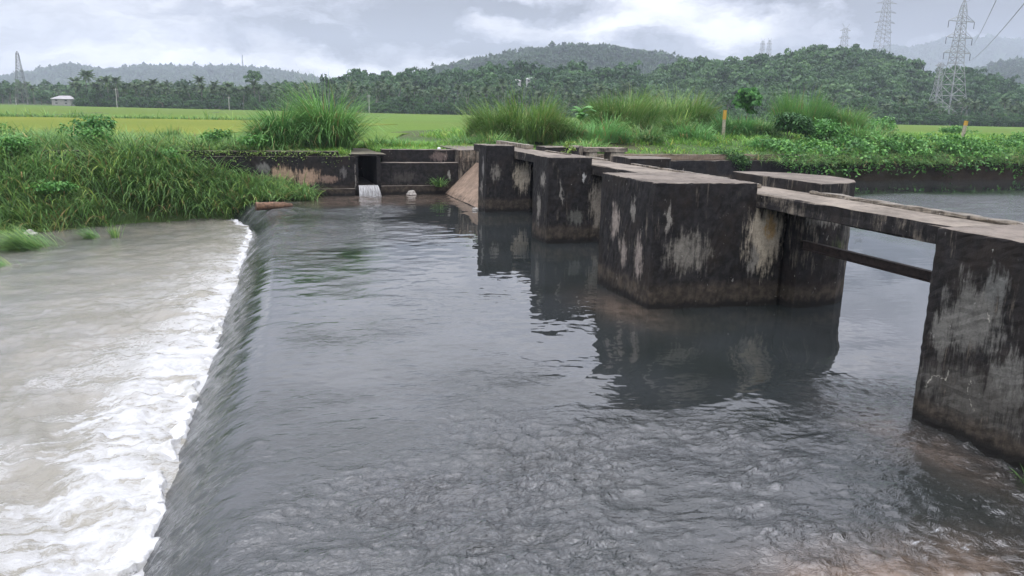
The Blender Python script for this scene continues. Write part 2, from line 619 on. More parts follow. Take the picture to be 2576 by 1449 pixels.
def m_ground(name, c1, c2, c3, sc=.8):
    m, nt, b = new_mat(name)
    tcn = nt.new('ShaderNodeTexCoord')
    P = tcn.outputs['Object']
    n1 = nt.noise(P, sc, 8, .65)
    n2 = nt.noise(P, sc * .08, 5, .6)
    n3 = nt.noise(P, sc * 14, 4, .65)
    c = nt.mix(nt.smooth(n1, .35, .65), c1, c2)
    c = nt.mix(nt.smooth(n2, .4, .65, 0, .8), c, c3)
    c = nt.mix(nt.smooth(n3, .35, .7, 0, .5), c, tuple(x * .5 for x in c1))
    nt.put(b.inputs['Base Color'], c)
    b.inputs['Roughness'].default_value = .9
    b.inputs['Specular IOR Level'].default_value = .15
    bp = nt.new('ShaderNodeBump')
    bp.inputs['Strength'].default_value = .8
    bp.inputs['Distance'].default_value = .1
    nt.put(bp.inputs['Height'], nt.math('ADD', n1, n3))
    nt.l.new(bp.outputs[0], b.inputs['Normal'])
    return m


M = {}
M['grass'] = foliage('grass', [(0, (0.082, 0.164, 0.055)), (.35, (0.128, 0.263, 0.083)), (.7, (0.197, 0.362, 0.110)), (.92, (0.346, 0.459, 0.110)), (.95, (0.161, 0.288, 0.076)), (1, (0.345, 0.258, 0.123))], trans=.3)
M['grass_lawn'] = foliage('grass_lawn', [(0, (0.098, 0.228, 0.048)), (.4, (0.152, 0.336, 0.062)), (.8, (0.234, 0.444, 0.082)), (1, (0.414, 0.471, 0.111))], trans=.3)
M['reed'] = foliage('reed', [(0, (0.090, 0.218, 0.064)), (.5, (0.169, 0.351, 0.101)), (.85, (0.269, 0.503, 0.138)), (.95, (0.168, 0.294, 0.076)), (1, (0.360, 0.263, 0.123))], trans=.3)
M['blue_reed'] = foliage('blue_reed', [(0, (0.113, 0.280, 0.090)), (.5, (0.190, 0.419, 0.140)), (.95, (0.168, 0.302, 0.072)), (1, (0.360, 0.270, 0.117))], trans=.3)
M['olive_reed'] = foliage('olive_reed', [(0, (0.085, 0.180, 0.040)), (.4, (0.170, 0.309, 0.072)), (.75, (0.268, 0.386, 0.101)), (1, (0.413, 0.349, 0.153))], trans=.25)
M['olive_top'] = foliage('olive_top', [(0, (.09, .16, .035)), (.6, (.13, .2, .05)), (1, (.18, .17, .08))], trans=.25)
M['leaf'] = foliage('leaf', [(0, (0.043, 0.134, 0.033)), (.5, (0.086, 0.243, 0.059)), (1, (0.191, 0.414, 0.100))], trans=.25, rough=.45)
M['leaf_dark'] = foliage('leaf_dark', [(0, (0.030, 0.086, 0.026)), (.6, (0.053, 0.148, 0.041)), (1, (0.112, 0.234, 0.065))], trans=.2, rough=.45)
M['leaf_bright'] = foliage('leaf_bright', [(0, (.12, .22, .05)), (1, (.26, .36, .1))], trans=.3, rough=.45)
M['canopy'] = foliage('canopy', [(0, (0.025, 0.065, 0.026)), (.5, (0.045, 0.112, 0.039)), (1, (0.088, 0.179, 0.060))], trans=.15, rough=.5)
M['canopy_far'] = foliage('canopy_far', [(0, (0.020, 0.046, 0.023)), (.5, (0.034, 0.078, 0.032)), (1, (0.063, 0.120, 0.051))], trans=.15, rough=.5)
M['palm'] = foliage('palm', [(0, (0.032, 0.061, 0.027)), (.5, (0.059, 0.110, 0.043)), (1, (0.120, 0.176, 0.075))], trans=.2, rough=.45)
M['bark'] = plain('bark', (.13, .115, .10), .9)
M['palm_bark'] = plain('palm_bark', (.17, .16, .145), .9)
M['steel'] = plain('steel', (.30, .31, .32), .5, .3)
M['steel_dark'] = plain('steel_dark', (.13, .13, .14), .6, .2)
M['insulator'] = plain('insulator', (.05, .045, .05), .3)
M['rust'] = plain('rust', (.035, .024, .02), .8, 0, .5, 8, .4)
M['pole'] = plain('pole', (.42, .41, .39), .8)
M['post'] = plain('post', (.32, .29, .22), .8, 0, .3, 8)
M['yellow'] = plain('yellow', (.46, .27, .035), .6, 0, .2, 10)
M['logwood'] = plain('logwood', (.15, .085, .05), .85, 0, .55, 9, .7)
M['logend'] = plain('logend', (.06, .035, .022), .9, 0, .4, 12)
M['stone'] = plain('stone', (.34, .32, .29), .85, 0, .3, 9, .5)
M['plastic'] = plain('plastic', (.7, .7, .7), .5)
M['house_wall'] = plain('house_wall', (.3, .29, .275), .85, 0, .15, 1)
M['white_wall'] = plain('white_wall', (.5, .5, .5), .8, 0, .1, 1)
M['roof_grey'] = plain('roof_grey', (.32, .31, .32), .7, 0, .15, 1)
M['roof_clay'] = plain('roof_clay', (.36, .2, .15), .8, 0, .2, 1)
M['window'] = plain('window', (.03, .035, .04), .2)
M['wood_shutter'] = plain('wood_shutter', (.13, .09, .06), .7)

# ------------------------------------------------------------------ terrain
def s_water(w_):
    return np.interp(w_, [-200, -80, -40, -20, -17, -15.5, -14, -12, -10, -8.3, -7.42],
                     [2, 12, 15.2, 17.8, 18.3, 19.4, 20.2, 20.5, 20.3, 20.5, 21.6])


def ground_z(s, w_):
    s = np.asarray(s, float); w_ = np.asarray(w_, float)
    far = np.where(s > 0, 1.85, 1.85)
    # right bank embankment
    rb = 1.5 + .85 * sstep(s, 27, 36)
    rb = rb - .55 * sstep(s, 46, 64)
    far = np.where(w_ > 1.6, rb * sstep(w_, 1.6, 7) + far * (1 - sstep(w_, 1.6, 7)), far)
    far = far - .1 * sstep(s, 40, 70) * (w_ < 1.6)
    edge = np.where(w_ < 1.6, np.where(w_ > -4.15, 23.2, 22.35), np.where(w_ < 25.5, 27.45, 26.95))
    z = np.where(s > edge, far, -1.6)
    # left bank slope below the weir
    sw_ = s_water(w_)
    cap = np.interp(w_, [-60, -30, -16, -13, -11, -8.4, -7.4], [1.9, 1.8, 1.65, 1.3, .75, .4, .1])
    t = sstep(s, sw_ - .5, 22.4)
    zl = -1.1 + (cap + 1.1) * np.sqrt(np.clip(t, 0, 1))
    zl = np.where(s > 22.35, 1.85, zl)
    zl = np.where(s < sw_ - .5, -1.7, zl)
    z = np.where(w_ < -7.4, zl, z)
    # near bank
    z = np.where((w_ > -5.45) & (w_ < -4.15) & (s < 27.1), -1.6, z)
    z = np.where(s < -12.9, 2.2, z)
    return z


def axis_coords(cores, lo, hi, g=1.25):
    a = list(cores)
    d = a[-1] - a[-2]
    while a[-1] < hi:
        d *= g
        a.append(min(hi, a[-1] + d))
    d = a[1] - a[0]
    while a[0] > lo:
        d *= g
        a.insert(0, max(lo, a[0] - d))
    return np.array(a)


ws = np.unique(np.concatenate([axis_coords(np.arange(-34, 60, .8), -3500, 3500), [-7.41, -7.39, 25.45, 25.55, -5.46, -5.44, -4.16, -4.14, 1.55, 1.65]]))
ss = np.unique(np.concatenate([axis_coords(np.arange(-16, 48, .8), -3000, 4500), [-12.92, -12.88, 22.34, 22.40, 23.15, 23.25, 26.94, 27.0, 27.08, 27.12, 27.4, 27.5]]))
gb = Field(40, 256, 1.5, 20, 1.2, 3)
M['ground'] = m_ground('ground', (.055, .10, .03), (.075, .14, .035), (.10, .085, .05), .7)
ground = sheet('ground', ws, ss, lambda s, w_: ground_z(s, w_) + gb(s, w_) * .05 * (ground_z(s, w_) > -1), M['ground'])

# paddy field: one flat crop sheet beyond the banks, with a riper yellow plot and a green one
FIELD_Z = 1.92


def m_field(name, a, b_, c_):
    m, nt, b = new_mat(name)
    tcn = nt.new('ShaderNodeTexCoord')
    P = tcn.outputs['Object']
    n1 = nt.noise(nt.scale(P, (1, 1, 1)), .06, 5, .6)
    n2 = nt.noise(P, 1.2, 6, .7)
    n3 = nt.noise(P, .015, 3, .5)
    c = nt.mix(nt.smooth(n1, .35, .65), a, b_)
    c = nt.mix(nt.smooth(n3, .45, .6), c, c_)
    c = nt.mix(nt.smooth(n2, .3, .7, 0, .35), c, tuple(x * .6 for x in a))
    nt.put(b.inputs['Base Color'], c)
    b.inputs['Roughness'].default_value = .9
    b.inputs['Specular IOR Level'].default_value = .1
    bp = nt.new('ShaderNodeBump')
    bp.inputs['Strength'].default_value = .7
    bp.inputs['Distance'].default_value = .3
    nt.put(bp.inputs['Height'], n2)
    nt.l.new(bp.outputs[0], b.inputs['Normal'])
    return m


def flat_poly(name, pts, z, mat, thick=0.0):
    bm = bmesh.new()
    vs = [bm.verts.new((p[0], p[1], z)) for p in pts]
    f = bm.faces.new(vs)
    if f.normal.z < 0 or True:
        bm.normal_update()
        if f.normal.z < 0: bmesh.ops.reverse_faces(bm, faces=[f])
    if thick:
        r = bmesh.ops.extrude_face_region(bm, geom=[f])
        for v in [g for g in r['geom'] if isinstance(g, bmesh.types.BMVert)]:
            v.co.z -= thick
        bmesh.ops.recalc_face_normals(bm, faces=bm.faces)
    me = bpy.data.meshes.new(name)
    bm.to_mesh(me); bm.free()
    return link(name, me, None, mat)


F_FAR = [at_z(-700, 247, FIELD_Z), at_z(0, 263, FIELD_Z), at_z(1190, 290, FIELD_Z), at_z(1900, 306, FIELD_Z), at_z(2576, 320, FIELD_Z), at_z(3300, 337, FIELD_Z)]
pA = XY(33, -60); pB = XY(33, -2); pC = XY(50, 2); pD = XY(66, 20); pE = XY(66, 110)
M['paddy'] = m_field('paddy', (.095, .17, .028), (.118, .195, .03), (.108, .16, .028))
tag(flat_poly('paddy_field', [XY(30, -120), pA, pB, pC, pD, pE] + [f[:2] for f in F_FAR[::-1]], FIELD_Z, M['paddy'], .3), kind='structure')
M['paddy_ripe'] = m_field('paddy_ripe', (.15, .185, .026), (.172, .2, .03), (.13, .175, .026))
rp = [XY(34, -70), XY(35, -16), XY(50, -10), at_z(1000, 312, 1.97)[:2], at_z(650, 303, 1.97)[:2], at_z(0, 293, 1.97)[:2], at_z(-500, 283, 1.97)[:2]]
tag(flat_poly('ripening_paddy_field', rp, 1.97, M['paddy_ripe'], .2), kind='structure')

# ------------------------------------------------------------------ water
f_big = Field(40, 1024, .5, 3.2, 1.2, 11, (1, 1))
f_mid = Field(20, 1024, .11, .5, .8, 12, (.8, 1.25))
f_lo = Field(60, 512, 3, 14, 1.0, 13)


def w_toe(s):
    s = np.asarray(s, float)
    return -10.1 - .053 * (15.7 - np.minimum(s, 15.7)) - .032 * np.maximum(s - 15.5, 0) ** 2 + .02 * f_lo(s, s * 0 + 1.7)


def chop_amp(s, w_):
    """how broken the surface is, 0..1"""
    near = sstep(-s, 2.5, 9.5)
    weir = sstep(-w_, 5.0, 9.5) * .1
    a = .10 + .8 * near * sstep(-w_, -2.5, 0.5) + weir * (1 - near)
    a = a * (.62 + .5 * sstep(f_lo(w_ * 2.2 + 7, s * 2.2), -.8, 1.0))
    calm = sstep(w_, .2, 2.5) * sstep(s, -6.5, -4.5)
    a = a * (1 - .78 * calm)
    pool = np.exp(-(((s + 3.0) / 2.4) ** 2 + ((w_ + .8) / 3.2) ** 2)) + np.exp(-(((s - 9.0) / 6) ** 2 + ((w_ + 1.5) / 3.5) ** 2))       # still water in the lee of the piers
    a = a * (1 - .8 * np.clip(pool, 0, 1))
    a = a + .6 * sstep(w_, 9, 18) * sstep(-s, -21, -13) + .1 * sstep(w_, 5, 10)
    a = a + .3 * sstep(s, 7, 12) * sstep(-w_, 2.5, 5.0) * (1 - .8 * np.exp(-(((s - 14.0) / 1.3) ** 2 + ((w_ + 4.0) / 1.8) ** 2)))
    a = a * (1 + .4 * np.clip(f_lo(s, w_), -.8, 2))
    a = np.maximum(a, (.42 + .35 * near) * np.exp(-(np.clip(w_ - w_toe(s), 0, 9) / .8) ** 2))
    return np.clip(a, .02, 1.0)


def upper_z(s, w_):
    q = w_ - w_toe(s)
    drop = np.where(q < 1.15, -.78 * np.clip(1 - np.clip(q, -.3, 1.15) / 1.15, 0, 2) ** 1.7, 0)
    a = chop_amp(s, w_)
    f1_ = f_mid(w_ * .5 + s * .3, s * 1.3 - w_ * .1)
    f2_ = f_mid(w_ * .8 + 9, s * 1.0 + w_ * .35)
    hm = .55 * f1_ + .16 * (f1_ ** 2 - 1) + .35 * f2_          # short crests, a little sharper than their troughs
    hgt = a * (.021 * f_big(w_ * .9, s * 1.5) + .0155 * hm * sstep(-s, -14, 1))
    inside = (w_ < 6).astype(float)
    # standing ridges where the flow spreads below the open bay
    ridge = .03 * np.sin((s * .9 - w_ * .35) * 3.0) * np.exp(-(((s + 4.3) / 1.3) ** 2 + ((w_ + 3.5) / 4) ** 2))
    return drop + hgt * (.3 + .7 * inside) + ridge


def silt(s, w_):
    a = np.exp(-(((s + 7.6) / 1.3) ** 2 + ((w_ + 2.1) / .5) ** 2)) * .4
    b_ = np.exp(-(((s + 9.75) / .62) ** 2 + ((w_ + 5.0) / 1.5) ** 2)) * 1.2
    c = sstep(s, 17.0, 19.0) * sstep(w_, -9.5, -7.0) * (w_ < 2) * .55
    d = np.exp(-(((s + .1) / 1.4) ** 2 + ((w_ + 2.7) / .7) ** 2)) * .5
    return np.clip(a + b_ + c + d, 0, 1)


def w_foam(s, w_):
    a = np.exp(-(((s + 9.3) / .5) ** 2 + ((w_ + 3.6) / .9) ** 2)) * .55
    b_ = np.exp(-(((s + 7.0) / .8) ** 2 + ((w_ + 4.6) / .8) ** 2)) * .12
    c = np.exp(-(((s - 21.4) / .5) ** 2 + ((w_ + 4.8) / .8) ** 2))
    return np.clip(a + b_ + c, 0, 1)


wsu = np.concatenate([np.arange(-13.2, 2.0, .034), np.arange(2.0, 8, .12), axis_coords(np.arange(8, 10, .2), 8, 400, 1.12)[1:]])
ssu = np.concatenate([np.arange(-13.2, -10.4, .06), np.arange(-10.4, -3, .026), np.arange(-3, 2, .04), np.arange(2, 10, .07), np.arange(10, 27.2, .11)])
M['water'] = m_water_upper()
sheet('river_water', wsu, ssu, upper_z, M['water'], {'chop': chop_amp, 'silt': silt, 'foam': w_foam})

f_p1 = Field(50, 1024, .8, 6, 1.4, 21, (.7, 1.4))
f_p2 = Field(30, 1024, .2, 1.0, 1.0, 22, (.8, 1.3))


def pool_e(s, w_):
    q = w_toe(s) - w_            # distance downstream of the toe
    return q


def pool_z(s, w_):
    q = np.maximum(pool_e(s, w_), 0)
    near = np.exp(-q / 3.5)
    rough = (.16 + .84 * near) * (.45 + .55 * sstep(-s, -14, 4))
    return -.74 + rough * (.06 * f_p1(w_ * .8, s * 1.4) + .022 * f_p2(w_, s)) + .06 * np.exp(-((q - 1.0) / .9) ** 2)


def aeration(s, w_):
    q = np.maximum(pool_e(s, w_), 0)
    return np.clip(np.exp(-q / 4.2) * 1.1 * (.55 + .45 * sstep(-s, -19, -6)), 0, 1)


def pool_foam(s, w_):
    q = np.maximum(pool_e(s, w_), 0)
    L = .7 + 1.1 * sstep(-s, -12, 6.5)
    return np.clip(.95 * np.exp(-q / L) + .5 * np.exp(-q / 7.0) * sstep(-s, -17, 0), 0, 1)


wsp = np.concatenate([axis_coords(np.arange(-32, -26, .15), -300, -26)[:-1], np.arange(-26, -9.6, .07)])
ssp = np.concatenate([axis_coords(np.arange(-13, -11, .1), -60, -11)[:-1], np.arange(-11, 4, .06), np.arange(4, 24, .1)])
M['pool'] = m_water_pool()
sheet('stilling_pool_water', wsp, ssp, pool_z, M['pool'], {'aeration': aeration, 'foam': pool_foam})

# boiling foam roll at the toe of the weir
f_f1 = Field(20, 1024, .25, 1.3, 1.0, 31)
f_f2 = Field(12, 1024, .06, .28, .8, 32)
fs = np.arange(-13, 21.6, .04)
fq = np.linspace(-.1, 2.9, 70) ** 1.0
Fq, Fs = np.meshgrid(fq, fs, indexing='ij')
jag = .055 * f_f1(Fs * .8, Fs * 0 + 5) + .018 * f_f2(Fs, Fs * 0 + 2)
wf = w_toe(Fs) - Fq + .06 + jag * np.exp(-Fq / .4)
width = (.30 + .36 * sstep(-Fs, -15, 7)) * (1 + .45 * f_p1(Fs * 1.2, Fs * 0 + 9)) * (1 - .8 * sstep(Fs, 18.5, 21.3))
width = np.clip(width, .12, 1.9)
prof = np.exp(-(Fq / width) ** 2)
fz = -.80 + prof * (.115 + .028 * f_f1(wf, Fs) + .012 * f_f2(wf, Fs)) - .10 * (1 - prof)
fz = np.where(Fq < .02, -.9, fz)
pf = XY(Fs, wf)
idx = np.arange(Fq.size).reshape(Fq.shape)
FF = np.stack([idx[:-1, :-1], idx[:-1, 1:], idx[1:, 1:], idx[1:, :-1]], -1).reshape(-1, 4)
M['foam'] = m_foam()
tag(link('foam', np_mesh('foam', np.concatenate([pf, fz[..., None]], -1).reshape(-1, 3), FF, smooth=True, attrs={'cover': (prof * sstep(Fq, -.1, .12) * .85 + prof * .15).ravel()}), None, M['foam']), kind='stuff')

# ------------------------------------------------------------------ the concrete barrage and its footbridge
DECK_W, DECK_Z0, DECK_Z1 = 1.27, 2.12, 2.42


def nose_poly(w0, w1, s0, s1, r):
    pts = [(w0, s0), (w1 - r, s0)]
    cs = (s0 + s1) / 2
    n = 9
    for i in range(1, n):
        t = -math.pi / 2 + math.pi * i / n
        pts.append((w1 - r + r * math.cos(t), cs + (s1 - s0) / 2 * math.sin(t)))
    pts += [(w1 - r, s1), (w0, s1)]
    return pts


def pier(label, s0, s1, wend, mat, mat_nose, top=2.63, skew=0.0, nose=1.0, w_nose=3.0, ztop=2.57, slot=True):
    """local origin at the near downstream deck edge: x = w, y = s - s0"""
    t = dam_empty('bridge_pier', s0, 0)
    tag(t, label, 'pier', 'concrete piers of the barrage footbridge')
    L = s1 - s0
    sh = (lambda c: Vector((c.x, c.y - skew * (c.x - wend) * (1 - c.y / L), c.z))) if skew else None
    mb = MB()
    mb.box(wend, 0, 0, L, -1.4, top, .03, .14, .008, sh)
    mb.box(0.002, .70, .012, L - .012, -1.4, DECK_Z0 - .006, .02, .3, .007, sh)
    mb.box(.70, .84, .13, L - .13, -1.4, DECK_Z0 - .006, 0, 0, 0, sh)
    mb.build('shaft', mat, t)
    dy = -skew * (.9 - wend) * 1.75
    nb = MB()
    P = nose_poly(.842, w_nose, dy - .03, L + .02, nose)
    nb.prism(P, 'z', -1.4, DECK_Z0 - .006, .02, .35, .006)
    P2 = nose_poly(DECK_W + .012, w_nose, dy - .03, L + .02, nose)
    nb.prism(P2, 'z', DECK_Z0 - .003, ztop, .02, .35, .006)
    nb.build('cutwater', mat_nose, t)
    return t


G1, G2, G3, G4 = (.47, .41, .32), (.20, .185, .16), (.29, .25, .22), (.24, .225, .20)
m_p3 = concrete('concrete_pier_wide', [((-2.25, 1.75, 1.62), (.5, .22, .42), G3), ((-2.25, 1.25, 1.02), (.5, .2, .42), G3), ((-2.25, .55, 1.02), (.5, .25, .5), G3),
                                       ((-2.25, .9, 2.0), (.5, .1, .25), G4), ((-1.92, 0, 1.92), (.07, .3, .36), G4), ((-1.45, 0, 1.2), (.52, .4, .4), G2),
                                       ((.3, -.2, 1.5), (.46, .4, .75), G1), ((.05, -.2, 1.05), (.13, .4, .35), G4), ((.38, -.2, 1.75), (.12, .4, .3), (.40, .27, .13))], bias=.16, streak_w=.7)
m_p3n = concrete('concrete_cutwater_wide', [((1.5, -.45, 1.95), (.75, .4, .22), G4), ((2.6, -.4, 1.7), (.5, .6, .5), (.13, .125, .11)), ((1.9, -.4, 1.2), (.3, .3, .25), (.06, .075, .03))], bias=.1)
m_p2 = concrete('concrete_pier_middle', [((-1.42, .75, 1.0), (.4, .18, .5), G4), ((-1.42, .45, 1.9), (.4, .2, .25), G4), ((-.98, 0, 1.55), (.07, .3, .4), G4), ((-.25, 0, 2.05), (.06, .2, .14), (.5, .5, .48)),
                                         ((-.5, 0, .8), (.3, .3, .25), (.12, .12, .105)), ((.34, 0, 1.25), (.4, .5, .9), (.27, .24, .2))], bias=.15, streak_w=.7)
m_p1 = concrete('concrete_pier_far', [((-1.2, .55, .9), (.4, .2, .35), G4), ((-1.2, .35, 1.7), (.4, .12, .5), (.2, .19, .18)), ((-.75, 0, 1.55), (.2, .3, .36), G2), ((.36, 0, 1.45), (.42, .5, .62), G1)], bias=.17, streak_w=.7)
m_p4 = concrete('concrete_pier_near', [((-1.5, -.72, 1.55), (.4, .45, .5), (.17, .165, .15)), ((-1.5, -1.3, .95), (.4, .25, .4), (.18, .175, .16)), ((-1.5, -.3, 1.28), (.4, .15, .35), (.17, .165, .15)),
                                       ((-1.5, -.8, .55), (.4, .8, .5), (.10, .095, .085)), ((-1.5, -.95, 2.05), (.4, .18, .25), (.15, .15, .14))], bias=.12, streak_w=.6, lichen=.8, band=.3,
                cracks=[(((-1.5, -.50, .84), (-1.5, -.46, .68), (-1.5, -.27, .69), (-1.5, -.17, .47)), .009), (((-1.5, -.83, .77), (-1.5, -.79, .60), (-1.5, -.93, .44)), .008),
                        (((-1.5, -.93, 1.70), (-1.5, -.96, 1.58)), .011)])
m_cut = concrete('concrete_cutwater', [((1.5, 0, 1.2), (.6, .5, .6), G2)], bias=.12)
pier('widest stained concrete pier with pale bare patch under the deck, rounded block behind', -.4, 2.15, -2.25, m_p3, m_p3n, skew=.115, nose=1.5, ztop=2.64)
pier('narrower black concrete pier between the widest pier and the far one', 7.7, 9.05, -1.42, m_p2, m_cut, nose=.4, w_nose=2.95, ztop=2.6)
pier('farthest black concrete pier, beside the sloping concrete ramp', 15.15, 16.2, -1.18, m_p1, m_cut, nose=.3, w_nose=2.9, ztop=2.58)
# nearest pier: faces the camera with its long downstream end
t4 = dam_empty('bridge_pier', -6.6, 0)
tag(t4, 'nearest concrete pier, cracked grey face cut by the frame edge', 'pier', 'concrete piers of the barrage footbridge')
mb = MB()
mb.box(-1.5, 0, -3.4, 0, -1.4, 2.63, .03, .12, .007)
mb.box(.002, .70, -3.39, -.012, -1.4, DECK_Z0 - .006, .02, .3, .007)
mb.build('shaft', m_p4, t4)
mb = MB()
mb.prism(nose_poly(.82, 3.0, -3.39, -.012, 1.1), 'z', -1.4, DECK_Z0 - .006, .02, .35, .006)
mb.build('cutwater', m_p3n, t4)

# footbridge deck
m_deck = concrete('concrete_deck', [], bias=.1, streak_w=.25, band=-5, lichen=.8, top=(.22, .19, .155))
fb = dam_empty('footbridge', 0, 0)
tag(fb, 'long narrow concrete footbridge deck with worn brown top, carried by the piers', 'footbridge')
mb = MB()
mb.box(0.006, DECK_W, -11, 21.2, DECK_Z0, DECK_Z1, .025, .16, .013)
mb.build('deck_slab', m_deck, fb)
m_kerb = concrete('concrete_kerb', [], bias=-.05, band=-5, lichen=.9, top=(.21, .19, .16))
mb = MB()
mb.box(DECK_W - .17, DECK_W + .0, -11, -.9, DECK_Z1 + .003, DECK_Z1 + .06, .02, .16, .016)
mb.build('kerb', m_kerb, fb)
mb = MB()
mb.box(DECK_W - .06, DECK_W + .04, 2.3, 7.5, DECK_Z1 + .003, DECK_Z1 + .05, .01, .3, .008)
mb.build('kerb', m_kerb, fb)
mb = MB()
mb.box(DECK_W - .06, DECK_W + .04, 9.3, 15.0, DECK_Z1 + .003, DECK_Z1 + .05, .01, .3, .008)
mb.build('kerb', m_kerb, fb)
mb = MB()
mb.box(DECK_W - .22, DECK_W + .06, 16.6, 21.0, DECK_Z1 + .003, DECK_Z1 + .17, .02, .3, .01)
mb.build('parapet', m_kerb, fb)
# ragged mortar slab where the deck meets each raised pier head
for (a, b_) in ((-9.5, -6.62), (.3, 2.0)):
    mb = MB()
    mb.box(.03, .8, a, b_, DECK_Z1 + .003, DECK_Z1 + .10, .03, .2, .012)
    mb.build('mortar_step', m_kerb, fb)

# steel beam across the open bay
bm_t = dam_empty('steel_beam', -.6, .95, 1.3)
tag(bm_t, 'rusty dark steel beam spanning the open bay below the deck', 'beam')
mb = MB()
mb.box(-.06, .06, -6.2, -.16, -.012, .012)
mb.box(-.012, .012, -6.2, -.16, .013, .15)
mb.box(-.06, .06, -6.2, -.16, .151, .172)
mb.build('flange', M['rust'], bm_t)

# abutment with the sloping ramp under the last bay
m_ramp = concrete('concrete_ramp', [], pale=(.26, .19, .135), bias=-.3, streak_w=.3, band=.1, lichen=.2, top=(.26, .19, .14))
m_wallp = concrete('concrete_abutment', [((-.1, 18.5, 1.8), (1.2, 4, .5), (.36, .29, .22))], bias=.05, streak_w=.6)
ab = dam_empty('abutment', 0, 0)
tag(ab, 'concrete abutment at the bridge end with a sloping brown ramp', 'abutment')
mb = MB()
mb.prism([(-1.12, -1.4), (-1.12, 0.02), (.42, 1.5), (.42, -1.4)], 'y', 16.22, 22.18, .01, .4, .008)
mb.build('ramp', m_ramp, ab)
mb = MB()
mb.box(.424, 1.3, 16.22, 22.18, -1.4, DECK_Z0 - .006, 0, .4, .006)
mb.box(-.45, 1.6, 22.2, 27.6, -1.4, 2.08, .02, .4, .008)
mb.build('face_wall', m_wallp, ab)

# retaining walls either side of the culvert
m_wl = concrete('concrete_retaining_wall', [((-8.55, 22, .95), (.62, .5, .42), (.42, .30, .21)), ((-7.5, 22, .85), (.55, .5, .40), (.40, .28, .20)), ((-9.9, 22, .75), (.8, .5, .25), (.30, .24, .18)),
                                            ((-6.6, 22, .75), (.5, .5, .16), (.24, .17, .135)), ((-9.4, 22, 1.25), (.3, .4, .3), (.17, .165, .155)), ((-5.9, 22, 1.1), (.18, .4, .3), (.14, .135, .13))], bias=.22, band=.42)
wl = dam_empty('retaining_wall', 0, 0)
tag(wl, 'black retaining wall with bare tan plaster patches behind the bank grass', 'wall')
mb = MB()
mb.box(-20, -5.42, 22, 22.45, -1.4, 1.78, .025, .45, .01)
mb.box(-20, -5.42, 21.86, 21.998, -1.4, .33, .015, .45, .008)
mb.build('wall_face', m_wl, wl)
m_cop = concrete('concrete_coping', [], bias=.2, band=-5, lichen=.2, top=(.15, .135, .10))
mb = MB()
mb.box(-20, -6.1, 22.12, 22.6, 1.783, 2.0, .02, .4, .012)
mb.build('coping', m_cop, wl)
m_wr = concrete('concrete_retaining_wall_plain', [((-.9, 22.2, .9), (.08, .4, .25), (.3, .29, .27)), ((-1.2, 22.9, 1.75), (.5, .4, .22), (.17, .13, .115)), ((-3, 22.2, .8), (.8, .4, .25), (.06, .055, .05))], bias=.24, band=.42)
wr = dam_empty('retaining_wall', 0, 0)
tag(wr, 'stepped black retaining wall between the culvert and the bridge end', 'wall')
mb = MB()
mb.box(-4.2, -.47, 22.2, 22.68, -1.4, 1.48, .025, .45, .01)
mb.box(-4.2, -1.14, 22.0, 22.197, -1.4, .42, .015, .45, .008)
mb.build('wall_face', m_wr, wr)
mb = MB()
mb.box(-4.0, -.47, 22.9, 23.4, .8, 2.05, .02, .4, .012)
mb.build('upper_course', m_wr, wr)
cv = dam_empty('culvert', 0, 0)
tag(cv, 'dark open culvert between the two retaining walls, slab on top', 'culvert')
m_cul = concrete('concrete_culvert', [((-5.42, 22, .9), (.05, .4, 1.0), (.3, .28, .25))], bias=.3, band=-5)
mb = MB()
mb.box(-5.6, -3.95, 22.02, 27.4, 1.79, 1.89, .015, .4, .01)
mb.build('roof_slab', m_cop, cv)
mb = MB()
mb.box(-5.419, -5.25, 22.06, 27.2, -1.4, 1.77)
mb.box(-4.38, -4.204, 22.06, 27.2, -1.4, 1.77)
mb.box(-5.249, -4.381, 26.9, 27.2, -1.4, 1.77)
mb.box(-5.249, -4.381, 22.06, 26.898, -1.4, .42)
mb.build('channel', m_cul, cv)

# small waterfall out of the culvert
wv_, wf_ = [], []
nn, mm = 60, 14
for i in range(nn):
    for j in range(mm):
        t = j / (mm - 1)
        ww = -5.24 + .86 * i / (nn - 1)
        ss_ = 22.02 - .34 * t - .03 * math.sin(i * 2.1) * t + .02 * math.sin(i * 5.3 + 1)
        zz_ = .47 - .50 * t ** 1.7 + .012 * math.sin(i * 3.3)
        wv_.append((*XY(ss_, ww + .16 * t * (i / nn - .15)), zz_))
for i in range(nn - 1):
    for j in range(mm - 1):
        a = i * mm + j
        wf_.append((a, a + 1, a + mm + 1, a + mm))
mw, nt, b = new_mat('falling_water')
tcn = nt.new('ShaderNodeTexCoord')
rr = nt.new('ShaderNodeVectorRotate', rotation_type='Z_AXIS')
nt.put(rr.inputs[0], tcn.outputs['Object']); rr.inputs['Angle'].default_value = -DAM_ROT
k = nt.noise(nt.scale(rr.outputs[0], (38, 3, 2.2)), 1, 7, .75)
nt.put(b.inputs['Base Color'], nt.mix(nt.smooth(k, .36, .68), (.13, .125, .12), (.58, .59, .60)))
b.inputs['Roughness'].default_value = .35
tag(link('waterfall', np_mesh('waterfall', wv_, wf_, smooth=True), None, mw), kind='structure')

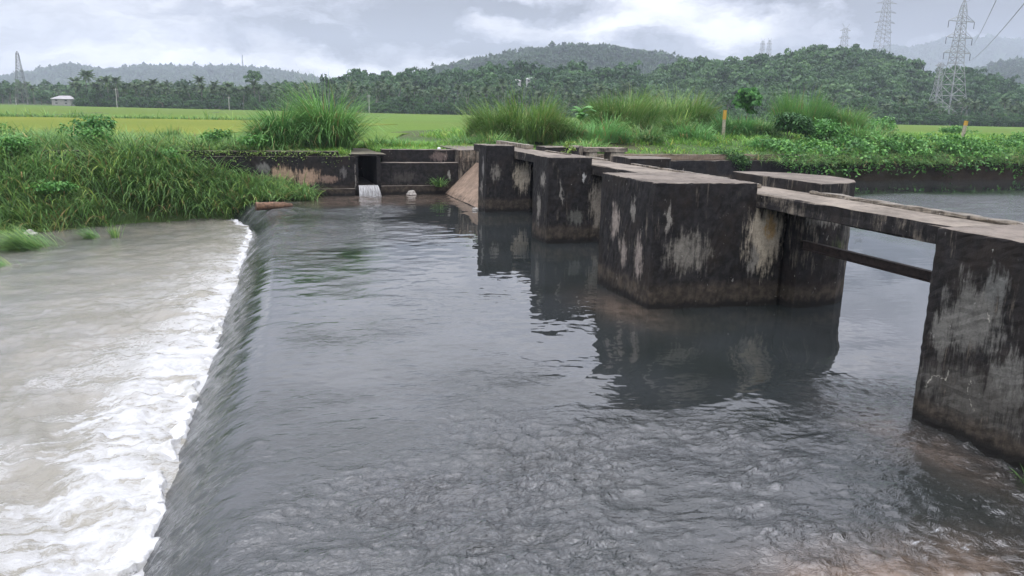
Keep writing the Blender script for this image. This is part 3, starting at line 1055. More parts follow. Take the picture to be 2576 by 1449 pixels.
# upstream bank wall and the small sluice frame on it
m_up = concrete('concrete_bank_wall', [((12, 27, .62), (.9, .4, .1), (.3, .28, .26)), ((14.2, 27, .66), (.6, .4, .08), (.3, .28, .26))], bias=.25, band=.35, lichen=.3)
m_upp = concrete('concrete_bank_wall_pale', [((13, 27.4, 1.4), (5, .6, .5), (.27, .21, .15)), ((18, 27.4, 1.4), (4, .6, .5), (.25, .19, .14))], bias=.0, band=-5, lichen=.2, top=(.12, .11, .07))
uw = dam_empty('bank_wall', 0, 0)
tag(uw, 'low river wall upstream, pale bare upper course above a dark wet foot', 'wall')
mb = MB()
mb.box(1.62, 26, 27.0, 27.5, -1.4, 1.26, .03, .6, .015)
mb.build('wall_face', m_up, uw)
mb = MB()
mb.box(1.62, 25.4, 27.25, 27.85, 1.263, 1.6, .05, .5, .035)
mb.build('upper_course', m_upp, uw)
mb = MB()
mb.box(10, 27, 26.7, 26.998, -1.4, .12, .02, .6, .01)
mb.build('footing', m_up, uw)

sl = dam_empty('sluice_frame', 22.4, 6.5)
tag(sl, 'low concrete sluice frame like a bench, slab on short pale legs', 'sluice')
m_sl = concrete('concrete_sluice', [((.2, .1, 1.6), (.5, .5, .6), G1), ((1.6, .1, 1.6), (.6, .5, .6), G1)], bias=.0, band=.2, top=(.2, .165, .13))
mb = MB()
mb.box(-.15, 2.1, 0, 1.1, 2.0, 2.2, .02, .4, .012)
mb.build('slab', m_sl, sl)
for (x0, x1) in ((-.02, .42), (1.2, 1.98)):
    mb = MB()
    mb.box(x0, x1, .06, .9, -1.4, 1.997, .015, .4, .01)
    mb.build('leg', m_sl, sl)
mb = MB()
mb.box(-.75, -.17, .5, 1.4, -1.4, 2.27, .02, .4, .012)
mb.build('side_block', m_sl, sl)
mb = MB()
mb.box(-3.4, -.77, .35, .8, -1.4, 1.72, .02, .4, .012)
mb.build('wing_wall', m_ramp, sl)
mb = MB()
mb.box(-1.0, 2.2, 1.2, 4.5, -1.4, 1.5)
mb.build('backing', m_cul, sl)

# ------------------------------------------------------------------ grass and leaf generators


def blades(P, L, Wd, yaw, lean, curl, segs=4, twist=0.6, bend_yaw=0.0):
    """one tapering curved strip per root"""
    N = len(P)
    ts = np.linspace(0, 1, segs + 1)
    pos = np.zeros((N, segs + 1, 3))
    cur = np.array(P, float)
    hd = np.stack([np.cos(yaw), np.sin(yaw), np.zeros(N)], -1)
    pos[:, 0] = cur
    for k in range(segs):
        tm = (ts[k] + ts[k + 1]) / 2
        th = np.clip(lean + curl * tm ** 1.4, -.1, 2.6)
        step = L / segs
        cur = cur + hd * (np.sin(th) * step)[:, None]
        cur[:, 2] += np.cos(th) * step
        pos[:, k + 1] = cur
    sy = yaw + math.pi / 2 + R.uniform(-twist, twist, N)
    side = np.stack([np.cos(sy), np.sin(sy), np.zeros(N)], -1)
    wt = np.array([.7, 1.0, .85, .55, .06]) if segs == 4 else np.interp(ts, [0, .3, .7, 1], [.7, 1, .7, .06])
    A = pos - side[:, None] * (Wd[:, None] * wt * .5)[..., None]
    B = pos + side[:, None] * (Wd[:, None] * wt * .5)[..., None]
    V = np.stack([A, B], 2).reshape(N, -1, 3)
    n1 = (segs + 1) * 2
    base = (np.arange(N) * n1)[:, None, None]
    q = np.array([[2 * k, 2 * k + 1, 2 * k + 3, 2 * k + 2] for k in range(segs)])[None]
    return V.reshape(-1, 3), (base + q).reshape(-1, 4), n1


def leaves(P, size, elong=1.8, droop=.5, yaw=None, pitch=None, fold=.25):
    """folded diamond leaves, 2 quads... as 2 triangles-pairs (4 verts + 2 mid) -> 2 quads"""
    N = len(P)
    yaw = R.uniform(0, 2 * math.pi, N) if yaw is None else yaw
    pitch = R.normal(-droop, .45, N) if pitch is None else pitch
    d = np.stack([np.cos(yaw) * np.cos(pitch), np.sin(yaw) * np.cos(pitch), np.sin(pitch)], -1)
    up = np.array([0, 0, 1.0]) + R.normal(0, .35, (N, 3))
    sd = np.cross(d, up)
    sd /= np.linalg.norm(sd, axis=1)[:, None] + 1e-9
    nr = np.cross(sd, d)
    L = size[:, None]
    Wd = (size / elong)[:, None]
    p0 = P
    p1 = P + d * L * .45 + sd * Wd * .5 + nr * Wd * fold
    p2 = P + d * L
    p3 = P + d * L * .45 - sd * Wd * .5 + nr * Wd * fold
    V = np.stack([p0, p1, p2, p3], 1).reshape(-1, 3)
    F = (np.arange(N) * 4)[:, None] + np.array([[0, 1, 2, 3]])
    return V, F.reshape(-1, 4), 4


def cards(P, nrm, size, elong=1.3):
    """leaf-clump faces lying roughly along a crown's surface"""
    N = len(P)
    nrm = nrm + R.normal(0, .38, (N, 3))
    nrm /= np.linalg.norm(nrm, axis=1)[:, None] + 1e-9
    t = np.cross(nrm, R.normal(0, 1, (N, 3)))
    t /= np.linalg.norm(t, axis=1)[:, None] + 1e-9
    b = np.cross(nrm, t)
    L = size[:, None] * .5; Wd = L / elong
    V = np.stack([P - t * L, P - b * Wd * .9 + t * L * .15, P + t * L, P + b * Wd - t * L * .1], 1).reshape(-1, 3)
    F = (np.arange(N) * 4)[:, None] + np.array([[0, 1, 2, 3]])
    return V, F, 4


def merge(parts):
    Vs, Fs, Ts, off = [], [], [], 0
    for V, F, T in parts:
        Vs.append(V); Fs.append(F + off); Ts.append(T)
        off += len(V)
    return np.concatenate(Vs), np.concatenate(Fs), np.concatenate(Ts)


def tufts(cS, cW, per, spread, L, wd, lean=(.15, .5), curl=(.5, 1.6), zfn=ground_z, wind=(.35, -2.2), Lvar=.35, tint=(0, .8), dz=0.0):
    """grass tussocks: roots scattered about centres, blades splaying outward"""
    n = len(cS)
    per = np.full(n, per) if np.isscalar(per) else per
    idx = np.repeat(np.arange(n), per)
    N = len(idx)
    ang = R.uniform(0, 2 * math.pi, N)
    rad = np.abs(R.normal(0, spread, N))
    s = cS[idx] + rad * np.sin(ang)
    w_ = cW[idx] + rad * np.cos(ang)
    P = np.concatenate([XY(s, w_), (zfn(s, w_) + dz)[:, None]], 1)
    ok = P[:, 2] > -1.05
    Lc = (np.full(n, L) if np.isscalar(L) else L) * R.uniform(1 - Lvar, 1 + Lvar, n)
    LL = Lc[idx] * R.uniform(.55, 1.15, N)
    yaw = ang + DAM_ROT + R.normal(0, .5, N)
    # lean with the wind
    wa = wind[1] + 1.1 * f_lo(cS * 1.5, cW * 1.5)[idx] + R.normal(0, .5, n)[idx]
    wind = (wind[0], wa)
    vx = np.cos(yaw) + wind[0] * np.cos(wind[1]) * 2
    vy = np.sin(yaw) + wind[0] * np.sin(wind[1]) * 2
    yaw = np.arctan2(vy, vx)
    ln = R.uniform(*lean, N) + rad / max(spread, 1e-3) * .12
    cu = R.uniform(*curl, N)
    tc_ = np.clip(R.normal(0, .22, n)[idx] + R.uniform(*tint, N), 0, 1)
    tc_ = np.minimum(tc_, .93)
    tc_[R.random(N) < .05] = 1.0
    V, F, k = blades(P[ok], LL[ok], wd * R.uniform(.7, 1.4, N)[ok], yaw[ok], ln[ok], cu[ok])
    return V, F, np.repeat(tc_[ok], k)


def scatter(n, s0, s1, w0, w1, keep=None):
    s = R.uniform(s0, s1, n); w_ = R.uniform(w0, w1, n)
    if keep is not None:
        k = keep(s, w_)
        s, w_ = s[k], w_[k]
    return s, w_


# --- bank grass, left of the weir
parts = []
s_, w_ = scatter(3000, 14, 22.3, -36, -7.4, lambda s, w: (s > s_water(w) - .15) & (R.random(len(s)) < np.where(w > -15, 1, .75)))
parts.append(tufts(s_, w_, 12, .16, np.interp(w_, [-36, -14, -9.5, -7.5], [1.35, 1.3, .95, .55]), .036, (.1, .7), (.6, 2.4)))
s_, w_ = scatter(1500, 22.45, 27, -34, -6.4)
parts.append(tufts(s_, w_, 13, .2, np.interp(w_, [-34, -15, -10.5, -9.5, -6.4], [1.2, 1.15, .85, .42, .32]), .034, (.1, .6), (.6, 2.2)))
s_, w_ = scatter(1100, 27, 34.5, -45, -4)
parts.append(tufts(s_, w_, 11, .25, np.interp(w_, [-40, -20, -12, -4], [1.0, .95, .7, .42]), .03, (.1, .5), (.5, 1.6)))
s_, w_ = scatter(420, 20.4, 22.1, -15.5, -9.6, lambda s, w: s > s_water(w))
parts.append(tufts(s_, w_, 16, .2, np.interp(w_, [-15, -11, -9.6], [1.7, 1.45, 1.0]), .036, (.1, .6), (.8, 2.4)))
s_, w_ = scatter(170, 20.5, 21.9, -10, -7.5)
parts.append(tufts(s_, w_, 16, .18, 1.0, .034, (.1, .7), (.8, 2.4), zfn=lambda s, w: np.maximum(ground_z(s, w), -.05)))
bx = R.uniform(-200, 900, 420)
bp_ = np.array([at_z(a, np.interp(a, [-500, 0, 650, 1000], [283, 292.5, 302, 311]) + R.normal(0, .25), 1.97)[:2] for a in bx])
bs, bw = SW(bp_)
parts.append(tufts(bs, bw, 8, .5, np.where(R.random(420) < .1, 1.3, .55), .07, (.1, .6), (.5, 1.8), zfn=lambda s, w: s * 0 + 1.94))
V, F, T = merge(parts)
tag(link('bank_grass', np_mesh('bank_grass', V, F, T), None, M['grass']), kind='stuff')

wd_ = R.uniform(-30, -15.5, 260)
sd_ = s_water(wd_) + R.uniform(-.3, .9, 260)
V, F, T = tufts(sd_, wd_, 12, .2, .62, .026, (.3, 1.0), (.5, 1.8), tint=(.3, 1))
tag(link('dry_grass', np_mesh('dry_grass', V, F, T), None, M['olive_reed']), kind='stuff')

# --- short bright grass on the bank tops and the far embankment
parts = []
s_, w_ = scatter(1900, 22.5, 30, -7.5, 5, lambda s, w: (s > 23.5) | (w < -4.4))
parts.append(tufts(s_, w_, 13, .2, np.where(s_ < 26, .3, .45), .026, (.1, .5), (.5, 1.5)))
s_, w_ = scatter(4300, 27.9, 47, 2.5, 62, lambda s, w: (s - 27.9) < 20)
parts.append(tufts(s_, w_, 11, .32, np.where(s_ < 31, .28, .5), .04, (.15, .6), (.5, 1.5)))
V, F, T = merge(parts)
tag(link('embankment_grass', np_mesh('embankment_grass', V, F, T), None, M['grass_lawn']), kind='stuff')


def sw_at(px, Y):
    d = ray(px, 290)
    a, b_ = SW(np.array([d[0] / d[1] * Y, Y]))
    return float(a), float(b_)


def clump(name, label, cat, s, w_, rx, ry, n, L, wd, mat, lean=(.02, .35), curl=(.3, 1.4), group=None, dome=True, tint=(0, .9), wind=(.2, -2.2), extra=None, z0=None):
    """one big stand of tall grass on its own Empty"""
    p = XY(s, w_)
    z = float(ground_z(s, w_)) if z0 is None else z0
    t = empty(name, (p[0], p[1], z))
    tag(t, label, cat, group)
    m = max(4, int(round(7 + 5 * rx * ry)))
    ca_ = R.uniform(0, 2 * math.pi, m); cr_ = np.sqrt(R.random(m)) * .85
    hs_ = R.uniform(.38, 1.15, m) * np.sqrt(np.clip(1 - .75 * cr_ ** 2, .08, 1))
    ci = R.integers(0, m, n)
    x = rx * cr_[ci] * np.cos(ca_[ci]) + R.normal(0, .24, n); y = ry * cr_[ci] * np.sin(ca_[ci]) + R.normal(0, .24, n)
    a = np.arctan2(y / ry, x / rx); r = np.clip(np.hypot(x / rx, y / ry), 0, 1.25)
    LL = L * R.uniform(.5, 1.08, n) * (hs_[ci] if dome else 1)
    yaw = a + R.normal(0, .7, n)
    yaw = np.arctan2(np.sin(yaw) + 2 * wind[0] * math.sin(wind[1]), np.cos(yaw) + 2 * wind[0] * math.cos(wind[1]))
    ln = R.uniform(*lean, n) + .35 * r ** 2
    V, F, k = blades(np.stack([x, y, np.full(n, -.05)], 1), LL, wd * R.uniform(.7, 1.3, n), yaw, ln, R.uniform(*curl, n))
    tt = np.clip(R.uniform(*tint, n) * .8 + R.normal(0, .15, m)[ci], 0, .93)
    tt[R.random(n) < .07] = 1.0
    T = np.repeat(tt, k)
    link('blades', np_mesh(name, V, F, T), t, mat)
    return t


def shrub(name, label, cat, P0, rx, ry, h, n, size, mat, group=None, elong=1.7, lumps=7, stems=True, droop=.35):
    """leafy mound: leaves in lumps over a few stems"""
    t = empty(name, P0)
    tag(t, label, cat, group)
    c = np.stack([R.uniform(-.62, .62, lumps) * rx, R.uniform(-.62, .62, lumps) * ry, R.uniform(.25, .8, lumps) * h], 1)
    c[0] = (0, 0, h * .72)
    li = R.integers(0, lumps, n)
    dv = R.normal(0, 1, (n, 3)); dv /= np.linalg.norm(dv, axis=1)[:, None]
    dv *= (R.random(n) ** .4)[:, None]
    P = c[li] + dv * np.array([rx, ry, h * .8]) * .46
    P[:, 2] = np.maximum(P[:, 2], .02)
    yaw = np.arctan2(dv[:, 1], dv[:, 0]) + R.normal(0, .7, n)
    V, F, k = leaves(P, size * R.uniform(.6, 1.3, n), elong, droop, yaw)
    T = np.repeat(np.clip(R.normal(.15, .1, lumps)[li] + R.uniform(0, .75, n), 0, 1), k)
    link('foliage', np_mesh(name, V, F, T), t, mat)
    if stems:
        mb = MB()
        for q in c:
            mb.tube([(0, 0, -.1), (q[0] * .5, q[1] * .5, q[2] * .45), tuple(q)], [.03, .022, .01], 5)
        mb.build('stem', M['bark'], t)
    return t


# --- tall stands of grass
GT = 'tall grass stands on the far bank'
clump('reed_clump', 'tall bright green reed clump above the tan patched wall, left half of the pair', 'reeds', 25.0, -8.5, 1.15, .9, 2600, 3.2, .042, M['reed'], group=GT, lean=(.02, .32), curl=(.7, 2.5))
clump('reed_clump', 'taller feathery green reed clump left of the culvert, right half of the pair', 'reeds', 25.6, -6.3, 1.15, 1.0, 4200, 3.9, .038, M['reed'], group=GT, lean=(.02, .3), curl=(.6, 2.4))
clump('reed_clump', 'small dark reed tuft right of the tall reed pair', 'reeds', 27.5, -3.6, .5, .5, 500, 1.25, .028, M['grass'], group=GT)
clump('reed_clump', 'low bluish green reed tuft behind the stepped wall', 'reeds', 27.2, -2.2, 1.1, .8, 900, 1.0, .028, M['blue_reed'], group=GT, curl=(.8, 1.9))
clump('reed_clump', 'big olive brown seeding reed stand behind the footbridge end', 'reeds', 33.5, 6.4, 3.3, 2.6, 9000, 3.7, .034, M['olive_reed'], group=GT, lean=(.0, .45), curl=(.3, 1.9))
clump('reed_clump', 'pale green leafy reed slope right of the banana plant', 'reeds', 33.0, 11.3, 2.5, 1.8, 3000, 1.9, .045, M['blue_reed'], group=GT, curl=(.6, 1.7))
clump('reed_clump', 'long olive reed stand with feathery top, left of its pair', 'reeds', *sw_at(1570, 60), 3.4, 2.2, 8000, 4.1, .04, M['olive_reed'], group=GT, lean=(.0, .45), curl=(.3, 1.8))
clump('reed_clump', 'long olive reed stand with brown stems, right of its pair', 'reeds', *sw_at(1690, 63), 3.5, 2.2, 8000, 4.5, .04, M['olive_reed'], group=GT, lean=(.0, .45), curl=(.3, 1.8))
clump('reed_clump', 'short dark green reed tuft in front of the olive stands', 'reeds', 37.0, 18.5, 1.6, 1.0, 1400, 1.6, .03, M['grass'], group=GT, curl=(.4, 1.3))
clump('reed_clump', 'light green reed mound beside the yellow topped post', 'reeds', *sw_at(1850, 60), 2.2, 1.6, 3600, 2.5, .045, M['blue_reed'], group=GT, curl=(.4, 1.4))
clump('reed_clump', 'bright feathery reed stand right of the small tree', 'reeds', *sw_at(2015, 70), 2.6, 1.6, 5200, 4.3, .042, M['reed'], group=GT, lean=(.0, .25), curl=(.2, .9))
clump('reed_clump', 'lower bright reed stand sloping down to the paddy field', 'reeds', *sw_at(2115, 70), 2.4, 1.5, 4200, 3.7, .042, M['reed'], group=GT, curl=(.4, 1.3))
clump('reed_clump', 'thin tuft of reeds behind the dark bush on the left bank', 'reeds', 29.6, -17.3, .5, .5, 260, 1.7, .022, M['grass'], group=GT, lean=(0, .3), curl=(.2, .9))
clump('reed_clump', 'upright dark reed tuft standing alone before the yellow field', 'reeds', 30.5, -13.9, .65, .5, 1000, 1.35, .026, M['grass'], group=GT, lean=(0, .2), curl=(.1, .6))

for (lab, px, Y, rx, n, L, mt) in (
        ('short pale reed fringe before the dark bush', 1940, 54, 1.6, 1300, 1.1, 'blue_reed'), ('bushy bright grass mound right of the mid green bush', 2165, 58, 1.8, 1700, 1.9, 'reed'),
        ('low grass mound in front of the olive pair', 1620, 53, 2.0, 1700, 1.4, 'grass'), ('low mixed grass mound below the post', 1755, 55, 1.8, 1600, 1.5, 'blue_reed'),
        ('grass skirt at the foot of the olive brown stand', 1235, 46, 1.6, 1500, 1.3, 'grass'), ('grass mound behind the sluice frame', 1470, 47, 1.6, 1500, 1.2, 'reed'),
        ('shaggy grass mound between the banana plant and the olive pair', 1520, 55, 1.7, 1900, 1.8, 'reed'), ('broad shaggy mound in front of the right olive stand', 1700, 57, 2.2, 2300, 2.0, 'grass'),
        ('bright mound right behind the upright marker post', 1850, 60, 1.9, 1900, 1.9, 'reed'), ('wide shaggy mound below the small tree', 1905, 60, 2.2, 2200, 2.2, 'grass'),
        ('low shaggy mound left of the olive brown stand', 1170, 44, 1.3, 1200, .9, 'grass'), ('shaggy mound filling the gap right of the olive brown stand', 1420, 52, 1.5, 1700, 1.9, 'reed'),
        ('shaggy mound right of the feathery stand at the field strip', 2195, 60, 1.8, 1600, 1.6, 'grass'),
        ('tall grass mound above the right river bank', 2240, 55, 2.2, 1700, 1.5, 'grass'), ('second grass mound along the right river bank', 2420, 57, 2.2, 1600, 1.3, 'reed')):
    clump('reed_clump', lab, 'reeds', *sw_at(px, Y), rx, 1.1, n, L * 1.25, .042, M[mt], group=GT, lean=(.02, .5), curl=(.6, 2.2))

# --- bushes
GB = 'bushes along the banks'


def gz(s, w_):
    p = XY(s, w_)
    return (p[0], p[1], float(ground_z(s, w_)) - .03)


shrub('bush', 'dark leafy bush mound in front of the yellow field', 'bush', gz(28.6, -17.4), 1.35, 1.1, 1.35, 2600, .17, M['leaf'], GB)
shrub('bush', 'dark leafy bush at the left frame edge above the bank', 'bush', gz(26.5, -21.2), 1.4, 1.0, 1.1, 1800, .16, M['leaf'], GB)
shrub('bush', 'small trailing bush low on the left bank grass', 'bush', gz(20.9, -13.0), .55, .5, .9, 420, .13, M['leaf'], GB)
shrub('bush', 'dark bush with narrow leaves below the feathery reed stand', 'bush', gz(*sw_at(1985, 58)), 1.5, 1.2, 1.9, 2200, .24, M['leaf_dark'], GB)
shrub('bush', 'mid green bush low on the embankment right of the dark one', 'bush', gz(*sw_at(2085, 57)), 1.7, 1.2, 1.7, 1700, .24, M['leaf'], GB)
shrub('bush', 'young bush with yellowish lower leaves in front of the big pylon', 'bush', gz(58, 58.5), 1.7, 1.4, 2.0, 1500, .28, M['leaf'], GB)
shrub('bush', 'round bush right of the leaning yellow topped post', 'bush', gz(50, 61), 2.0, 1.2, 1.1, 1000, .26, M['leaf'], GB)
shrub('bush', 'dark leafy bush spilling over the pale bank wall', 'bush', tuple(np.append(XY(27.2, 18.2), .7)), 1.35, .7, 1.2, 1900, .16, M['leaf_dark'], GB)
shrub('bush', 'low bush on the embankment in front of the green field strip', 'bush', gz(47, 48), 2.3, 1.4, 1.3, 1500, .26, M['leaf'], GB)
for (lab, px, py, Y, rx, h, n) in (
        ('low leafy weed patch on the left bank below the dark bush mound', 240, 430, 33, .9, .7, 700), ('low leafy weed patch at the left frame edge on the bank slope', 40, 455, 31, 1.0, .8, 800),
        ('round leafy weed patch in the middle of the left bank', 420, 430, 33, .7, .75, 600), ('low weed patch near the left water edge', 140, 520, 29.5, .8, .45, 500),
        ('leafy weed mound against the wall top left of the patched plaster', 545, 395, 36, .8, .7, 600), ('small leafy weed at the grass tip before the patched wall', 640, 470, 35, .6, .5, 400)):
    q_ = at_y(px, py, Y)
    shrub('weed_patch', lab, 'weeds', (q_[0], q_[1], float(ground_z(*SW(q_[:2]))) + .35), rx, rx * .8, h, n, .15, M['leaf'], 'weed patches on the left bank', stems=False)
clump('reed_clump', 'low reed fringe at the left foot of the reed pair', 'reeds', *sw_at(668, 37.5), .8, .6, 800, 1.5, .036, M['grass'], group=GT, lean=(.05, .6), curl=(.8, 2.3))
clump('reed_clump', 'low reed fringe at the right foot of the reed pair', 'reeds', *sw_at(905, 38), .7, .6, 700, 1.5, .036, M['reed'], group=GT, lean=(.05, .6), curl=(.8, 2.3))
# hanging creeper hedge along the upstream bank edge
parts = []
n = 15000
w_ = R.uniform(21.5, 66, n); u = R.random(n)
s = 26.2 + 3.4 * u + R.normal(0, .2, n)
hump = .9 * f_lo(w_ * 2.0, w_ * 0 + 2) + .5 * f_big(w_ * .5, w_ * 0 + 7)
zb = np.interp(u, [0, .12, .4, 1], [.6, 1.2, 1.95, 2.5]) + hump * .35 * np.interp(u, [0, .4, 1], [.6, 1, .7]) + R.normal(0, .13, n)
P = np.concatenate([XY(s, w_), zb[:, None]], 1)
V, F, k = leaves(P, .24 * R.uniform(.6, 1.3, n), 1.7, .5)
parts.append((V, F, np.repeat(np.clip(.28 + .3 * f_mid(w_ * .3, zb * .3) + R.uniform(-.2, .45, n), 0, 1), k)))
V, F, T = merge(parts)
tag(link('creeper_hedge', np_mesh('creeper_hedge', V, F, T), None, M['leaf']), kind='stuff')
s_, w_ = scatter(420, 26.3, 27.6, 19.5, 64)
V, F, T = tufts(s_, w_, 16, .16, .85, .03, (.5, 1.0), (1.0, 2.0), zfn=lambda s, w: 1.05 + .35 * (s - 26.2), wind=(.6, math.atan2(-AX[1], -AX[0])))
tag(link('overhanging_grass', np_mesh('overhanging_grass', V, F, T), None, M['grass']), kind='stuff')
# earth face of the natural bank
m_mud = m_ground('mud', (.035, .026, .019), (.055, .042, .03), (.03, .028, .016), 1.2)
uu = np.linspace(0, 1, 8); wm = np.arange(26.5, 80, .5)
Wg, Ug = np.meshgrid(wm, uu, indexing='ij')
sg = 26.15 + .95 * Ug + .12 * f_big(Wg, Ug * 3)
zg = -1.2 + 2.75 * Ug ** .8
idx = np.arange(Wg.size).reshape(Wg.shape)
FF = np.stack([idx[:-1, :-1], idx[1:, :-1], idx[1:, 1:], idx[:-1, 1:]], -1).reshape(-1, 4)
tag(link('mud_bank', np_mesh('mud_bank', np.concatenate([XY(sg, Wg), zg[..., None]], -1).reshape(-1, 3), FF, smooth=True), None, m_mud), kind='structure')


# trailing vines over the coping of the patched wall
n = 900
w_ = R.uniform(-13.5, -5.6, n)
P = np.concatenate([XY(22.06 - np.abs(R.normal(0, .05, n)), w_), (2.02 - np.abs(R.normal(0, .16, n)) * (1 + .6 * f_big(w_, w_ * 0)))[:, None]], 1)
V, F, k = leaves(P, .085 * R.uniform(.6, 1.4, n), 1.6, .7)
tag(link('trailing_vine', np_mesh('trailing_vine', V, F, np.repeat(R.uniform(.1, 1, n), k)), None, M['leaf_bright']), 'yellow green vine trailing over the coping of the patched wall', 'vine')


def fan_tuft(name, label, s, w_, z, n, L, wd, mat, lean=(.1, .7), curl=(.3, 1.2), wind=(.2, -2.2), spread=.15, group=None):
    p = XY(s, w_)
    t = empty(name, (p[0], p[1], z))
    tag(t, label, 'grass tuft', group)
    a = R.uniform(0, 2 * math.pi, n)
    r = np.abs(R.normal(0, spread, n))
    yaw = a + R.normal(0, .4, n)
    yaw = np.arctan2(np.sin(yaw) + 2 * wind[0] * math.sin(wind[1]), np.cos(yaw) + 2 * wind[0] * math.cos(wind[1]))
    V, F, k = blades(np.stack([r * np.cos(a), r * np.sin(a), np.full(n, -.06)], 1), L * R.uniform(.5, 1.1, n), wd * R.uniform(.7, 1.3, n), yaw, R.uniform(*lean, n), R.uniform(*curl, n))
    link('blades', np_mesh(name, V, F, np.repeat(R.uniform(0, .9, n), k)), t, mat)
    return t


GW = 'grass tufts standing in the pool'
downstream = math.atan2(-NX[1], -NX[0])
p = SW(at_z(75, 622, -.72)[:2]); fan_tuft('grass_tuft', 'largest flooded grass tuft bent over in the pool at left', p[0], p[1], -.74, 900, 1.15, .02, M['grass'], (.5, 1.1), (.4, 1.2), (.9, downstream), .42, GW)
p = SW(at_z(235, 598, -.72)[:2]); fan_tuft('grass_tuft', 'small leaning grass tuft in the pool, left of a pair', p[0], p[1], -.74, 150, .75, .017, M['grass'], (.4, 1.0), (.3, 1.0), (.9, downstream), .16, GW)
p = SW(at_z(289, 597, -.72)[:2]); fan_tuft('grass_tuft', 'small upright dark grass tuft in the pool, right of a pair', p[0], p[1], -.74, 75, .62, .017, M['grass'], (.1, .5), (.1, .6), (.3, downstream), .09, GW)
p = SW(at_z(8, 668, -.72)[:2]); fan_tuft('grass_tuft', 'half sunken grass tuft cut by the left frame edge', p[0], p[1], -.74, 110, .75, .017, M['grass'], (.7, 1.2), (.2, .8), (.9, downstream), .2, GW)
p = SW(at_z(1125, 478, .42)[:2]); fan_tuft('grass_tuft', 'green tuft growing on the wall footing beside the ramp', 21.95, -1.45, .42, 130, .75, .03, M['grass'], (.2, .9), (.5, 1.8), (.3, downstream), .1)
p = at_z(2590, 1190, .1); q = SW(p[:2]); fan_tuft('grass_tuft', 'grass tuft at the foot of the nearest pier', q[0], q[1], .0, 50, .24, .012, M['grass'], (.1, .9), (.4, 1.4), (.1, downstream), .07)

# young plant on the deck
p = XY(12.9, 1.42)
t = empty('young_plant', (p[0], p[1], 2.42))
tag(t, 'young yellow green plant sprouting from the deck edge', 'plant')
n = 46
P = np.stack([R.normal(0, .13, n), R.normal(0, .13, n), R.uniform(.05, .52, n)], 1)
V, F, k = leaves(P, .17 * R.uniform(.6, 1.3, n), 1.35, .3)
link('foliage', np_mesh('young_plant', V, F, np.repeat(R.random(n), k)), t, M['leaf_bright'])
mb = MB()
for a in range(5):
    mb.tube([(0, 0, -.03), (.05 * math.cos(a), .05 * math.sin(a), .22), (.1 * math.cos(a * 1.3), .1 * math.sin(a * 1.3), .5)], [.012, .009, .004], 5)
mb.build('stem', M['leaf_bright'], t)

# banana-like plant between the reed stands
p = XY(37.0, 12.2)
t = empty('banana_plant', (p[0], p[1], 2.3))
tag(t, 'banana plant with broad drooping leaves between two reed stands', 'plant')
for i in range(9):
    a = i * 2.4
    h = 1.25 + .35 * math.sin(i * 1.7)
    L = 1.1 + .25 * math.cos(i * 2.2)
    V, F = [], []
    for k in range(9):
        u = k / 8
        th = .35 + 1.9 * u
        x = sum(math.sin(.35 + 1.9 * (j / 8)) for j in range(k)) / 8 * L
        z = h + sum(math.cos(.35 + 1.9 * (j / 8)) for j in range(k)) / 8 * L
        wdt = .27 * math.sin(math.pi * min(1, u * .93 + .07)) ** .7
        for sg_ in (-1, 0, 1):
            V.append((x * math.cos(a) - sg_ * wdt * math.sin(a), x * math.sin(a) + sg_ * wdt * math.cos(a), z + (.07 if sg_ == 0 else 0)))
    for k in range(8):
        for c in range(2):
            q = k * 3 + c
            F.append((q, q + 1, q + 4, q + 3))
    link('leaf', np_mesh('banana_leaf', V, F, np.full(len(V), .3 + .07 * i), smooth=True), t, M['leaf'])
mb = MB()
mb.tube([(0, 0, -.2), (.03, 0, .7), (0, .02, 1.5)], [.13, .1, .06], 8)
mb.build('stem', M['leaf'], t)

# ------------------------------------------------------------------ small things
p = at_z(690, 521, .02)
lg = empty('log', (p[0], p[1], .03), math.radians(31))
tag(lg, 'short brown log stranded at the weir end', 'log')
V, F = [], []
nl, na = 16, 12
for i in range(nl):
    u = i / (nl - 1)
    r = .165 * (1 - .15 * u - .75 * max(0, u - .78) ** 1.0 * 3) + .008 * math.sin(i * 2.3)
    for j in range(na):
        a = 2 * math.pi * j / na
        rr = max(.012, r * (1 + .06 * math.sin(j * 3 + i * .7)))
        V.append((-.72 + 1.44 * u, rr * math.cos(a) + .03 * math.sin(u * 3), rr * math.sin(a) + .05 - .02 * u))
for i in range(nl - 1):
    for j in range(na):
        F.append((i * na + j, i * na + (j + 1) % na, (i + 1) * na + (j + 1) % na, (i + 1) * na + j))
link('bark', np_mesh('log', V, F, smooth=True), lg, M['logwood'])
bm = bmesh.new()
bm.faces.new([bm.verts.new((-.724, v[1] * .98, v[2])) for v in V[:na]][::-1])
me = bpy.data.meshes.new('log_end'); bm.to_mesh(me); bm.free()
link('cut_end', me, lg, M['logend'])


def rock(name, label, loc, r, mat, cat='stone', group=None, seed=0, flat=.7):
    bm = bmesh.new()
    bmesh.ops.create_icosphere(bm, subdivisions=3, radius=r)
    for v in bm.verts:
        c = v.co.normalized()
        v.co *= 1 + .22 * math.sin(c.x * 3 + seed) * math.cos(c.y * 4 + seed * 2) + .12 * math.sin(c.z * 7 + seed) + random.uniform(-.03, .03)
        v.co.z *= flat
    me = bpy.data.meshes.new(name); bm.to_mesh(me); bm.free()
    o = link(name, me, None, mat)
    o.location = loc
    tag(o, label, cat, group)
    return o


